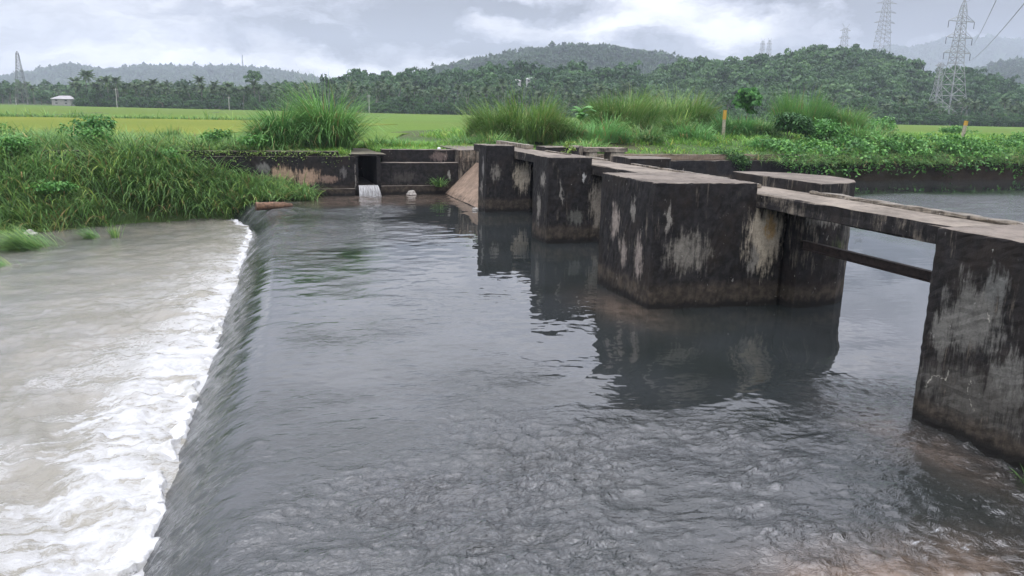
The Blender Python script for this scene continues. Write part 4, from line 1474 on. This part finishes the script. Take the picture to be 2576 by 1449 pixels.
p = at_z(1035, 490, 0)
rock('stone', 'pale grey stone in the water before the stepped wall', (p[0], p[1], .03), .2, M['stone'], flat=.9, seed=2)
rock('stone', 'small pale stone at the foot of the ramp', (*XY(16.0, -1.35), .02), .12, M['stone'], flat=.7, seed=4)
rock('stone', 'white pebble lying on the coping near the bridge end', (*XY(23.1, -1.2), 2.1), .09, M['plastic'], seed=5)
p = at_z(75, 585, -.6)
rock('stone', 'pale stone at the water edge below the left bank', (p[0], p[1], -.66), .22, M['stone'], seed=7)
p = at_z(335, 523, -.3)
rock('stone', 'flat pale stone among the grass at the water edge', (p[0], p[1], float(ground_z(*SW(p[:2]))) + .1), .2, M['stone'], seed=9, flat=.4)


def marker(label, px, py_top, Y, h, tilt, wd=.14):
    top = at_y(px, py_top, Y)
    t = empty('marker_post', (top[0] - tilt * h, top[1], top[2] - h))
    t.rotation_euler = (0, math.atan(tilt), .3)
    tag(t, label, 'post', 'yellow topped marker posts')
    mb = MB(); mb.box(-wd / 2, wd / 2, -wd / 2, wd / 2, -1.2, h * .62, .008); mb.build('shaft', M['post'], t)
    mb = MB(); mb.box(-wd * .54, wd * .54, -wd * .54, wd * .54, h * .62 + .002, h, .01); mb.build('cap', M['yellow'], t)


marker('upright concrete marker post with yellow top among the reeds', 1824, 277, 58, 1.75, 0.0, .17)
marker('leaning marker post with yellow top before the far paddy strip', 2432, 304, 66, 1.0, .12, .2)

# ------------------------------------------------------------------ trees


def crown_mesh(name, seed, rx, rz, clumps, per, size, zc=0.0):
    g = np.random.default_rng(seed)
    c = g.normal(0, 1, (clumps, 3)); c /= np.linalg.norm(c, axis=1)[:, None]
    c *= (g.random(clumps) ** .45)[:, None]
    c *= np.array([rx, rx, rz])
    c[:, 2] += zc
    N = clumps * per
    li = np.repeat(np.arange(clumps), per)
    d = g.normal(0, 1, (N, 3)); d /= np.linalg.norm(d, axis=1)[:, None]
    d[:, 2] = np.abs(d[:, 2]) * .9 - .25
    cr = rx * g.uniform(.24, .42, clumps)[li]
    P = c[li] + d * (cr * g.uniform(.6, 1.05, N))[:, None]
    yaw = np.arctan2(d[:, 1], d[:, 0]) + g.normal(0, .8, N)
    V, F, k = cards(P, d + np.array([0, 0, .25]), size * g.uniform(.6, 1.35, N), 1.35)
    T = np.clip(g.normal(.1, .13, clumps)[li] + g.uniform(0, .8, N), 0, 1)
    return V, F, np.repeat(T, k), c


def broadleaf(seed, h, rx, rz, name='broadleaf_tree', clumps=26, per=42, size=.75, mat='canopy'):
    zc = h - rz * .95
    V, F, T, c = crown_mesh(name, seed, rx, rz, clumps, per, size, zc)
    t = empty(name, (0, 0, 0))
    link('crown', np_mesh('crown', V, F, T), t, M[mat])
    mb = MB()
    mb.tube([(0, 0, -1), (.1, 0, h * .25), (0, .1, h * .55)], [.28, .22, .14], 7)
    for q in c[:8]:
        mb.tube([(0, .05, h * .4), tuple(q * .6 + np.array([0, 0, h * .17])), tuple(q)], [.11, .08, .03], 5)
    mb.build('trunk', M['bark'], t)
    return t


def palm(seed, h, fr=3.6):
    g = np.random.default_rng(seed)
    t = empty('coconut_palm', (0, 0, 0))
    lx, ly = g.normal(0, .8, 2)
    mb = MB()
    pts = [(lx * u ** 2, ly * u ** 2, -1 + (h + 1) * u) for u in np.linspace(0, 1, 6)]
    mb.tube(pts, [.24, .19, .17, .16, .15, .13], 6)
    mb.build('trunk', M['palm_bark'], t)
    V, F, T = [], [], []
    nf = 19
    for i in range(nf):
        a = i * 2.39996 + g.normal(0, .15)
        e0 = g.uniform(.25, 1.25) if i < 13 else g.uniform(1.3, 1.9)     # start angle from vertical
        L = fr * g.uniform(.8, 1.1)
        cur = np.array([lx, ly, h])
        hd = np.array([math.cos(a), math.sin(a), 0])
        sd = np.array([-math.sin(a), math.cos(a), 0])
        prev = cur
        n = 8
        for k in range(n):
            u = (k + .5) / n
            th = e0 + 1.25 * u ** 1.3
            d = hd * math.sin(th) + np.array([0, 0, 1]) * math.cos(th)
            nxt = prev + d * L / n
            ll = .95 * math.sin(math.pi * (.12 + .85 * u)) ** .7 * fr / 3.6
            for sg_ in (-1, 1):
                for q in (0, .5):
                    p0 = prev + (nxt - prev) * q
                    out = sd * sg_ * .8 + d * .55 + np.array([0, 0, -.45 - .25 * g.random()])
                    p1 = p0 + out / np.linalg.norm(out) * ll
                    w2 = d * .11
                    b0 = len(V)
                    V += [p0 - w2, p0 + w2, p1 + w2 * .3, p1 - w2 * .3]
                    F.append((b0, b0 + 1, b0 + 2, b0 + 3))
                    T += [g.uniform(0, 1) * .7 + .15 * (i % 3)] * 4
            prev = nxt
    link('crown', np_mesh('palm_crown', V, F, np.clip(T, 0, 1)), t, M['palm'])
    return t


def far_edge(px):
    return float(np.interp(px, [-700, 0, 1190, 1900, 2576, 3300],
                           [f[1] for f in F_FAR]))


# ------------------------------------------------------------------ hills and woods behind the field
M['forest_floor'] = m_ground('forest_floor', (.03, .06, .025), (.04, .08, .03), (.045, .06, .03), .25)
LOW = [crown_mesh('c', 101 + i, 1.0, .8, 13, 12, .40, .1)[:3] for i in range(4)]
MIDC = [crown_mesh('c', 201 + i, 1.0, .85, 22, 32, .22, .15)[:3] for i in range(4)]
FARC = [crown_mesh('c', 301 + i, 1.0, .8, 6, 6, .75, .1)[:3] for i in range(4)]


def hill(name, prof, Yr, Y0, treeh, mat, n, rad, crowns, seed, tmax=1.15, zfoot=1.7, lump=.12):
    """a hill under its own canopy; prof is its skyline as seen from the bank, given as bearings"""
    g = np.random.default_rng(seed)
    px = np.array([p[0] for p in prof], float); py = np.array([p[1] for p in prof], float)
    fx = np.linspace(px[0], px[-1], 140)
    fy = np.interp(fx, px, py)
    rays = np.array([ray(a, b_) for a, b_ in zip(fx, fy)])
    zr = HC + rays[:, 2] / rays[:, 1] * Yr - treeh
    xr = rays[:, 0] / rays[:, 1]
    nz = Field(Yr * .5, 256, Yr * .012, Yr * .12, 1.3, seed)

    def surf(u, t):
        i = np.interp(u, fx, zr); xx = np.interp(u, fx, xr)
        Y = Y0 + (Yr - Y0) * t
        up = np.where(t <= 1, np.sin(np.clip(t, 0, 1) * math.pi / 2) ** 1.15, 1 - (t - 1) ** 1.5 * 1.4)
        z = zfoot - .4 + (i - zfoot) * up
        X = xx * Y
        z = z + nz(X, Y) * lump * treeh * np.clip(t * 1.5, 0, 1) * (np.abs(t - 1) > .12)
        return np.stack([X, Y, z], -1)
    U, Tt = np.meshgrid(np.linspace(px[0], px[-1], 160), np.linspace(0, tmax + .4, 50), indexing='ij')
    V = surf(U, Tt).reshape(-1, 3)
    idx = np.arange(U.size).reshape(U.shape)
    FF = np.stack([idx[:-1, :-1], idx[1:, :-1], idx[1:, 1:], idx[:-1, 1:]], -1).reshape(-1, 4)
    tag(link(name, np_mesh(name, V, FF, smooth=True), None, M['forest_floor']), kind='structure')
    u = g.uniform(px[0], px[-1], n); t = g.random(n) ** .9 * tmax
    k = n // 5                                     # a full row along the skyline
    t[:k] = g.uniform(.92, 1.04, k)
    P = surf(u, t)
    ok = P[:, 2] > zfoot - 2.5
    P = P[ok]
    sc_ = rad * np.clip(np.exp(g.normal(-.12, .36, len(P))), .4, 1.9)
    P[:, 2] += treeh * .55
    rot = g.uniform(0, 2 * math.pi, len(P))
    Vs, Fs, Ts, off = [], [], [], 0
    ci = g.integers(0, len(crowns), len(P))
    for v in range(len(crowns)):
        q = np.where(ci == v)[0]
        cV, cF, cT = crowns[v]
        c, s = np.cos(rot[q])[:, None], np.sin(rot[q])[:, None]
        X = (cV[None, :, 0] * c - cV[None, :, 1] * s) * sc_[q][:, None] + P[q, 0][:, None]
        Y = (cV[None, :, 0] * s + cV[None, :, 1] * c) * sc_[q][:, None] + P[q, 1][:, None]
        hz = sc_[q] * g.uniform(.75, 1.3, len(q))
        Z = cV[None, :, 2] * hz[:, None] + P[q, 2][:, None]
        A = np.stack([X, Y, Z], -1).reshape(-1, 3)
        Vs.append(A)
        Fs.append((cF[None] + (np.arange(len(q)) * len(cV))[:, None, None]).reshape(-1, 4) + off)
        Ts.append(np.clip(cT[None] * .75 + g.normal(.08, .24, len(q))[:, None], 0, 1).ravel())
        off += len(A)
    tag(link(name + '_forest', np_mesh(name + '_forest', np.concatenate(Vs), np.concatenate(Fs), np.concatenate(Ts)), None, M[mat]), kind='stuff')
    return surf


hill('mountain', [(1960, 200), (2040, 175), (2100, 158), (2160, 138), (2200, 130), (2230, 124), (2245, 116), (2262, 124), (2300, 124), (2330, 114), (2380, 104),
                  (2420, 100), (2500, 101), (2560, 106), (2650, 110), (2800, 125), (3000, 160)], 3600, 2900, 6, 'canopy_far', 7000, 11, FARC, 41, 1.1)
hill('far_hill', [(-330, 222), (-100, 205), (0, 197), (60, 187), (120, 174), (170, 165), (220, 172), (260, 181), (290, 176), (340, 170), (480, 172), (600, 171),
                  (660, 176), (730, 185), (780, 197), (830, 215)], 2300, 1700, 6, 'canopy_far', 6500, 7.2, FARC, 42, 1.1)
hill('central_hill', [(1020, 200), (1070, 183), (1120, 172), (1200, 158), (1270, 143), (1350, 130), (1430, 122), (1480, 118), (1560, 128), (1650, 140), (1720, 155),
                      (1790, 170), (1850, 178), (1930, 170), (2000, 172), (2060, 190)], 1150, 740, 6, 'canopy_far', 4200, 5.0, LOW, 43, 1.1)
hill('hazy_hill', [(2320, 215), (2380, 200), (2430, 188), (2500, 172), (2576, 160), (2700, 150), (2900, 165)], 1400, 900, 6, 'canopy_far', 2000, 6.5, LOW, 44, 1.1)
hill('left_rise', [(-260, 232), (-100, 226), (0, 219), (100, 221), (200, 219), (300, 228), (380, 245)], 470, 385, 6, 'canopy', 420, 4.0, LOW, 45)
surf_rise = hill('wooded_rise', [(640, 262), (760, 240), (860, 205), (960, 196), (1050, 192), (1150, 190), (1250, 178), (1330, 174), (1450, 176), (1560, 178), (1600, 186), (1640, 215), (1700, 250)],
                 385, 318, 7, 'canopy', 520, 4.0, MIDC, 46)
surf_near = hill('near_hill', [(1540, 245), (1600, 215), (1650, 190), (1720, 168), (1800, 162), (1900, 157), (1960, 148), (2060, 134), (2130, 129), (2200, 139), (2260, 153), (2310, 182), (2340, 216), (2365, 255), (2400, 292)],
                 430, 312, 6.5, 'canopy', 1250, 3.7, MIDC, 47)
hill('right_rise', [(2310, 240), (2345, 205), (2381, 183), (2450, 188), (2516, 204), (2576, 226), (2680, 236), (2900, 250)], 400, 310, 6.5, 'canopy', 420, 3.6, MIDC, 48)

hill('left_wood', [(196, 240), (205, 224), (240, 218), (330, 210), (450, 212), (600, 211), (700, 206), (800, 208), (860, 200), (900, 215)], 350, 312, 9, 'canopy', 420, 2.6, MIDC, 49, lump=.05)


def undergrowth(name, x0, x1, n, hgt, seed):
    g = np.random.default_rng(seed)
    px = g.uniform(x0, x1, n)
    Vs, Fs, Ts, off = [], [], [], 0
    for q in px:
        Y = float(np.interp(q, [-700, 0, 1190, 1900, 2576, 3300], [f[1] for f in F_FAR])) + g.uniform(2.5, 9)
        d = ray(q, 285)
        cV, cF, cT = MIDC[g.integers(0, 4)]
        sc_ = g.uniform(1.5, 2.6)
        Vs.append(cV * np.array([sc_, sc_, hgt * g.uniform(.6, 1.2)]) + np.array([d[0] / d[1] * Y, Y, 1.7 + hgt * .5]))
        Fs.append(cF + off); Ts.append(np.clip(cT * .7 + g.normal(0, .1), 0, 1)); off += len(cV)
    tag(link(name, np_mesh(name, np.concatenate(Vs), np.concatenate(Fs), np.concatenate(Ts)), None, M['canopy']), kind='stuff')


undergrowth('undergrowth', 190, 2640, 520, 2.6, 77)
# single trees along the far edge of the field
palms = [palm(11, 7.8, 3.2), palm(12, 8.7, 3.3), palm(13, 7.0, 2.9), palm(14, 9.2, 3.2)]
broads = [broadleaf(21, 8.2, 3.2, 2.9), broadleaf(22, 9.4, 2.7, 3.3), broadleaf(23, 7.0, 3.6, 2.7), broadleaf(24, 10.5, 3.0, 3.2)]
PL = ('coconut palm in the wood along the far edge of the paddy field', 'palm tree', 'coconut palms behind the paddy field')
BL = ('broadleaf tree in the wood along the far edge of the paddy field', 'tree', 'broadleaf trees behind the paddy field')
used = set()


def plant(proto, x, y, z, sc_, lab):
    if proto.name not in used:
        used.add(proto.name); o = proto
    else:
        o = copy_tree(proto)
    o.location = (x, y, z); o.rotation_euler = (0, 0, R.uniform(0, 6.28)); sc_ *= (.84 if lab is PL else .95) * R.uniform(.85, 1.15); o.scale = (sc_, sc_, sc_ * R.uniform(.92, 1.25))
    tag(o, *lab)
    return o


def wood_row(pxs, depth, kind, zoff=0.0, sc0=1.0, jit=6):
    for px in pxs:
        px = px + R.normal(0, jit)
        Y = far_edge(px) + depth * R.uniform(.7, 1.3)
        if 112 < px < 192 and depth < 30 and kind == 'p': continue
        if 112 < px < 186: Y += 30
        d = ray(px, 285)
        X = d[0] / d[1] * Y
        z = 1.7 + zoff * R.uniform(.6, 1.3)
        if px < 190:
            z += 0.0
        if kind == 'p':
            plant(palms[R.integers(0, 4)], X, Y, z, sc0 * R.uniform(.85, 1.12), PL)
        else:
            plant(broads[R.integers(0, 4)], X, Y, z, sc0 * R.uniform(.7, 1.1), BL)


wood_row(np.arange(190, 860, 14.5), 7, 'p', 0, 1.0)
wood_row(np.arange(200, 880, 15), 16, 'p', .5, 1.06)
wood_row(np.arange(215, 880, 21), 7, 'b', -.5, .72)
wood_row(np.arange(230, 880, 52), 4, 'b', 0, .62)
wood_row(np.arange(560, 900, 44), 12, 'b', .5, 1.02)
wood_row(np.arange(860, 1660, 19), 9, 'p', 0, 1.0)
wood_row(np.arange(870, 1660, 24), 24, 'p', 2.2, 1.0)
wood_row(np.arange(880, 1640, 26), 5, 'b', -.5, .72)
wood_row(np.arange(880, 1640, 46), 17, 'b', 1.5, 1.0)
wood_row(np.arange(1660, 2330, 32), 9, 'p', 0, .9)
wood_row(np.arange(1650, 2330, 30), 6, 'b', 0, .85)
wood_row(np.arange(2340, 2640, 15), 9, 'p', 0, .85)
wood_row(np.arange(2350, 2640, 18), 4, 'b', -.5, .66)
wood_row(np.arange(-40, 190, 24), 62, 'b', .5, .9)
wood_row(np.arange(-40, 190, 24), 50, 'p', 0, .8)


def lone(label, px, Y, zoff, seed, h, rx, rz, mat='canopy', **kw):
    t = broadleaf(seed, h, rx, rz, mat=mat, **kw)
    d = ray(px, 285)
    t.location = (d[0] / d[1] * Y, Y, 1.7 + zoff)
    tag(t, label, 'tree', 'broadleaf trees behind the paddy field')


lone('tallest tree of the left wood, airy crown above the palms', 643, 310, 0, 61, 15.6, 3.4, 3.3, clumps=22, per=40)
lone('dark dome crowned tree in the middle of the wood on the rise', 1225, 318, 1.0, 62, 13.2, 4.6, 3.6, clumps=48, per=48)
lone('dark wide crowned tree at the right end of the rise', 1585, 360, 4.0, 63, 13.5, 4.5, 3.6, clumps=44, per=48)
lone('pale crowned tree at the foot of the near hill', 2170, 300, 0, 64, 10.5, 4.2, 3.6, clumps=40, per=44)
lone('thin branched pale shrub tree at the field edge below the palms', 410, 300, 0, 65, 4.8, 3.4, 1.6, clumps=20, per=26, size=.6)

# the small broad leaved tree on the right embankment
q = at_y(1888, 300, 70)
V, F, T, c = crown_mesh('c', 71, 1.2, 1.15, 30, 75, .36, 2.5)
t = empty('small_tree', (q[0], q[1], 2.9))
tag(t, 'small dark green tree with big leaves standing above the reeds', 'tree')
V[:, 0] -= .12 * V[:, 2]
q0 = V[:, 2] < 1.6
V[q0, 0] += .5 * (1.6 - V[q0, 2])
link('crown', np_mesh('small_crown', V, F, T), t, M['leaf'])
mb = MB()
mb.tube([(-.25, 0, -.6), (-.3, 0, .8), (-.25, .05, 2.0)], [.08, .07, .05], 6)
for cc in c[:7]:
    mb.tube([(-.28, 0, 1.2), tuple(cc * .6 + np.array([-.15, 0, .7])), (cc[0] - .12 * cc[2], cc[1], cc[2])], [.04, .03, .012], 5)
mb.build('trunk', M['bark'], t)

# ------------------------------------------------------------------ houses
def house(label, px0, px1, ybase, yeave, yridge, Y, depth, wall, roof, storeys=1):
    a = at_y(px0, ybase, Y); b_ = at_y(px1, ybase, Y)
    e = at_y((px0 + px1) / 2, yeave, Y); r = at_y((px0 + px1) / 2, yridge, Y)
    Wd = b_[0] - a[0]; zb = min(a[2], b_[2])
    t = empty('house', ((a[0] + b_[0]) / 2, Y, zb))
    tag(t, label, 'house')
    H = e[2] - zb; Rr = r[2] - e[2]
    ov = .05 * Wd
    mb = MB(); mb.box(-Wd / 2 + ov, Wd / 2 - ov, 0, depth, -3, H); mb.build('wall', wall, t)
    bm = bmesh.new()
    P = [(-Wd / 2, -ov, H), (Wd / 2, -ov, H), (Wd / 2, depth + ov, H), (-Wd / 2, depth + ov, H), (-Wd / 4, depth / 2, H + Rr), (Wd / 4, depth / 2, H + Rr)]
    v = [bm.verts.new(p) for p in P]
    for f in ((0, 1, 5, 4), (1, 2, 5), (2, 3, 4, 5), (3, 0, 4), (3, 2, 1, 0)):
        bm.faces.new([v[i] for i in f])
    for vv in v: vv.co.z += .02
    me = bpy.data.meshes.new('roof'); bm.to_mesh(me); bm.free()
    link('roof', me, t, roof)
    for st in range(storeys):
        nwin = max(2, int(Wd / 3))
        for i in range(nwin):
            x = -Wd / 2 + ov + (Wd - 2 * ov) * (i + .5) / nwin
            z0 = H * (st + .32) / storeys
            mb = MB(); mb.box(x - .45, x + .45, -.04, .04, z0, z0 + H * .42 / storeys); mb.build('window', M['window'], t)
    return t


house('grey walled house with a hipped grey roof among the palms', 128, 181, 263, 249, 240.5, 338, 7, M['house_wall'], M['roof_grey'], 2)
house('long low house with a clay tiled roof behind the reed pair', 782, 908, 281, 267, 257.5, 302, 7, M['white_wall'], M['roof_clay'])
house('small white house high in the wood, left of two', 1279, 1312, 209, 203, 199, 352, 5, M['white_wall'], M['white_wall'])
house('small white house with a taller block, right of two', 1322, 1350, 208, 199, 194, 350, 5, M['white_wall'], M['white_wall'])

# ------------------------------------------------------------------ pylons, poles, wires


def lattice(mb, levels, r):
    """levels: list of (z, half width); four legs with X bracing"""
    for (z0, h0), (z1, h1) in zip(levels[:-1], levels[1:]):
        c0 = [(-h0, -h0, z0), (h0, -h0, z0), (h0, h0, z0), (-h0, h0, z0)]
        c1 = [(-h1, -h1, z1), (h1, -h1, z1), (h1, h1, z1), (-h1, h1, z1)]
        for i in range(4):
            j = (i + 1) % 4
            mb.bar(c0[i], c1[i], r, r, 4)
            mb.bar(c0[i], c1[j], r * .6, r * .6, 4)
            mb.bar(c0[j], c1[i], r * .6, r * .6, 4)
            mb.bar(c1[i], c1[j], r * .6, r * .6, 4)


def half_at(levels, z):
    return float(np.interp(z, [l[0] for l in levels], [l[1] for l in levels]))


def pylon(label, px, ybase, Y, levels, arms, r=.1, rot=.35, horns=0.0, insul=True, sag=0.0, arm_up=1.2, z=None, mat='steel'):
    b_ = at_y(px, ybase, Y)
    t = empty('pylon', (b_[0], b_[1], b_[2] if z is None else z), rot)
    tag(t, label, 'pylon', 'power line pylons')
    mb = MB(); lattice(mb, levels, r); mb.build('tower_body', M[mat], t)
    tips = []
    for (za, span) in arms:
        h = half_at(levels, za)
        for s_ in (-1, 1):
            am = MB()
            tip = (s_ * span, 0, za + sag)
            for yy in (-h, h):
                am.bar((s_ * h, yy, za), tip, r * .8, r * .8, 4)
                am.bar((s_ * half_at(levels, za + arm_up), yy, za + arm_up), tip, r * .7, r * .7, 4)
            am.bar((s_ * (h + span) / 2, 0, za + sag / 2), (s_ * (h + (span - h) * .3), 0, za + arm_up * .68), r * .5, r * .5, 4)
            tips.append(tip)
            ao = am.build('cross_arm', M[mat], t)
            if insul:
                im = MB()
                n = 9
                for k in range(n):
                    z0 = tip[2] - .2 - k * .24
                    im.bar((tip[0], 0, z0), (tip[0], 0, z0 - .14), .16, .10, 6)
                im.bar((tip[0], 0, tip[2]), (tip[0], 0, tip[2] - .2 - n * .24), .05, .05, 4)
                im.build('insulator', M['insulator'], ao)
    if horns:
        hm = MB()
        zt, ht = levels[-1]
        for s_ in (-1, 1):
            hm.bar((s_ * ht, 0, zt), (s_ * horns, 0, zt + horns * 1.15), r * .8, r * .5, 4)
            hm.bar((0, 0, zt), (s_ * horns, 0, zt + horns * 1.15), r * .5, r * .5, 4)
        hm.build('earth_horn', M[mat], t)
    return t, tips


def prog(z0, h0, z1, h1, n, pw=1.0):
    """levels with panel heights shrinking towards the top"""
    u = np.linspace(0, 1, n + 1) ** pw
    return [(z0 + (z1 - z0) * a, h0 + (h1 - h0) * a) for a in u]


LV = prog(0, 4.3, 19.5, 1.75, 5, .9) + prog(19.5, 1.75, 36.5, .85, 9)[1:] + [(38.6, .55), (40.4, .08)]
pyl, tips = pylon('largest lattice pylon with three cross arms in front of the dark wood', 2384, 303, 282, LV, [(22.9, 5.9), (28.0, 5.8), (33.4, 5.7)], .11, .32, arm_up=1.9)
mp = MB(); mp.bar((-.9, -3.55, 5.6), (.9, -3.55, 5.6), .12, .12, 4); mp.build('danger_plate', M['plastic'], pyl)
pylon('shorter lattice pylon close left of the largest one', 2346, 312, 318, prog(0, 2.9, 14, 1.0, 5, .9) + prog(14, 1.0, 23.5, .6, 5)[1:], [(22.4, 2.4)], .1, .2, insul=False, arm_up=.8)
pylon('lattice tower without arms at the left field edge', 58, 263, 296, prog(0, 2.0, 12, .95, 5, .9) + prog(12, .95, 18.3, .4, 6)[1:] + [(19.0, .05)], [], .065, .3, insul=False, mat='steel_dark')
pylon('tall six armed pylon rising behind the near hill', 2214, 150, 470, prog(-14, 4.6, 12, 2.9, 6) + prog(12, 2.9, 33, 1.2, 9)[1:], [(5, 5.2), (10.2, 5.2), (15.4, 5.2), (20.6, 6.4), (26.2, 6.3), (31.2, 6.2)], .1, .12, horns=3.4, insul=False, sag=-.4, arm_up=.9)
pylon('smaller hazy pylon just right of the near hill summit', 2121, 130, 600, prog(-10, 3.0, 16.5, 1.1, 9), [(4.0, 4.8), (9.5, 4.4), (14.8, 4.2)], .11, .1, horns=3.0, insul=False, arm_up=1.2)
pylon('left of two faint pylons on the ridge left of the near hill', 1915, 152, 780, prog(-8, 2.4, 18, .9, 9), [(5, 3.0), (10, 3.0), (15, 3.0)], .12, .3, horns=2.0, insul=False, arm_up=1)
pylon('right of two faint pylons on the ridge left of the near hill', 1932, 152, 770, prog(-8, 2.4, 18, .9, 9), [(5, 3.0), (10, 3.0), (15, 3.0)], .12, .3, horns=2.0, insul=False, arm_up=1)
b_ = at_y(611, 172, 2290)
t = empty('radio_mast', tuple(b_)); tag(t, 'thin faint mast on the far left hill', 'mast')
mb = MB(); lattice(mb, prog(-12, 1.6, 37, .6, 8), .26); mb.build('mast_body', M['steel_dark'], t)


def pole(label, px, y0, y1, Y):
    a = at_y(px, y0, Y); b_ = at_y(px, y1, Y)
    t = empty('utility_pole', tuple(a))
    tag(t, label, 'pole', 'utility poles along the field edge')
    mb = MB(); mb.bar((0, 0, -1), (0, 0, b_[2] - a[2]), .15, .11, 8); mb.build('shaft', M['pole'], t)
    mb = MB(); mb.box(-.7, .7, -.05, .05, b_[2] - a[2] - .5, b_[2] - a[2] - .38); mb.build('cross_arm', M['pole'], t)


pole('pale concrete pole before the left palms', 295, 272, 222, 286)
pole('pale utility pole right of the pale shrub tree', 577, 277, 243, 284)
pole('utility pole at the field edge right of the reed pair', 929, 284, 238, 276)
pole('short pole left of the armless lattice tower', 41, 263, 243, 300)


def wire(label, A, B, r=.045, sag=1.2):
    t = empty('power_line', tuple(A))
    pts = [(Vector(B) - Vector(A)) * u - Vector((0, 0, sag * 4 * u * (1 - u))) for u in np.linspace(0, 1, 16)]
    mb = MB(); mb.tube(pts, [r] * 16, 5)
    tag(t, label, 'wire', 'power lines running to the largest pylon')
    mb.build('conductor', M['steel_dark'], t)


ca, sa = math.cos(.32), math.sin(.32)
pl = np.array(pyl.location)


def tipw(tp, dz=-2.5):
    return pl + np.array([tp[0] * ca, tp[0] * sa, tp[2] + dz])


wire('lowest of the three power lines, thickest in the upper right corner', tipw(tips[1]), at_y(2650, -82, 70), .04)
wire('middle one of the three power lines at upper right', tipw(tips[3]), at_y(2530, -52, 80), .032)
wire('topmost faint power line reaching the pylon peak', pl + np.array([0, 0, 40.3]), at_y(2470, -40, 110), .028)

# ------------------------------------------------------------------ haze: one even box of air round everything
hz = bpy.data.materials.new('haze'); hz.use_nodes = True
nt = NT(hz.node_tree)
nt.n.remove(nt.n['Principled BSDF'])
pv = nt.new('ShaderNodeVolumePrincipled')
pv.inputs['Color'].default_value = (.64, .70, .82, 1)
pv.inputs['Density'].default_value = .00033
pv.inputs['Anisotropy'].default_value = .1
nt.l.new(pv.outputs[0], nt.n['Material Output'].inputs['Volume'])
mb = MB(); mb.box(-5200, 5200, -3600, 4700, -3.2, 400)
hb = mb.build('haze', hz); hb['kind'] = 'stuff'
bpy.context.view_layer.update()
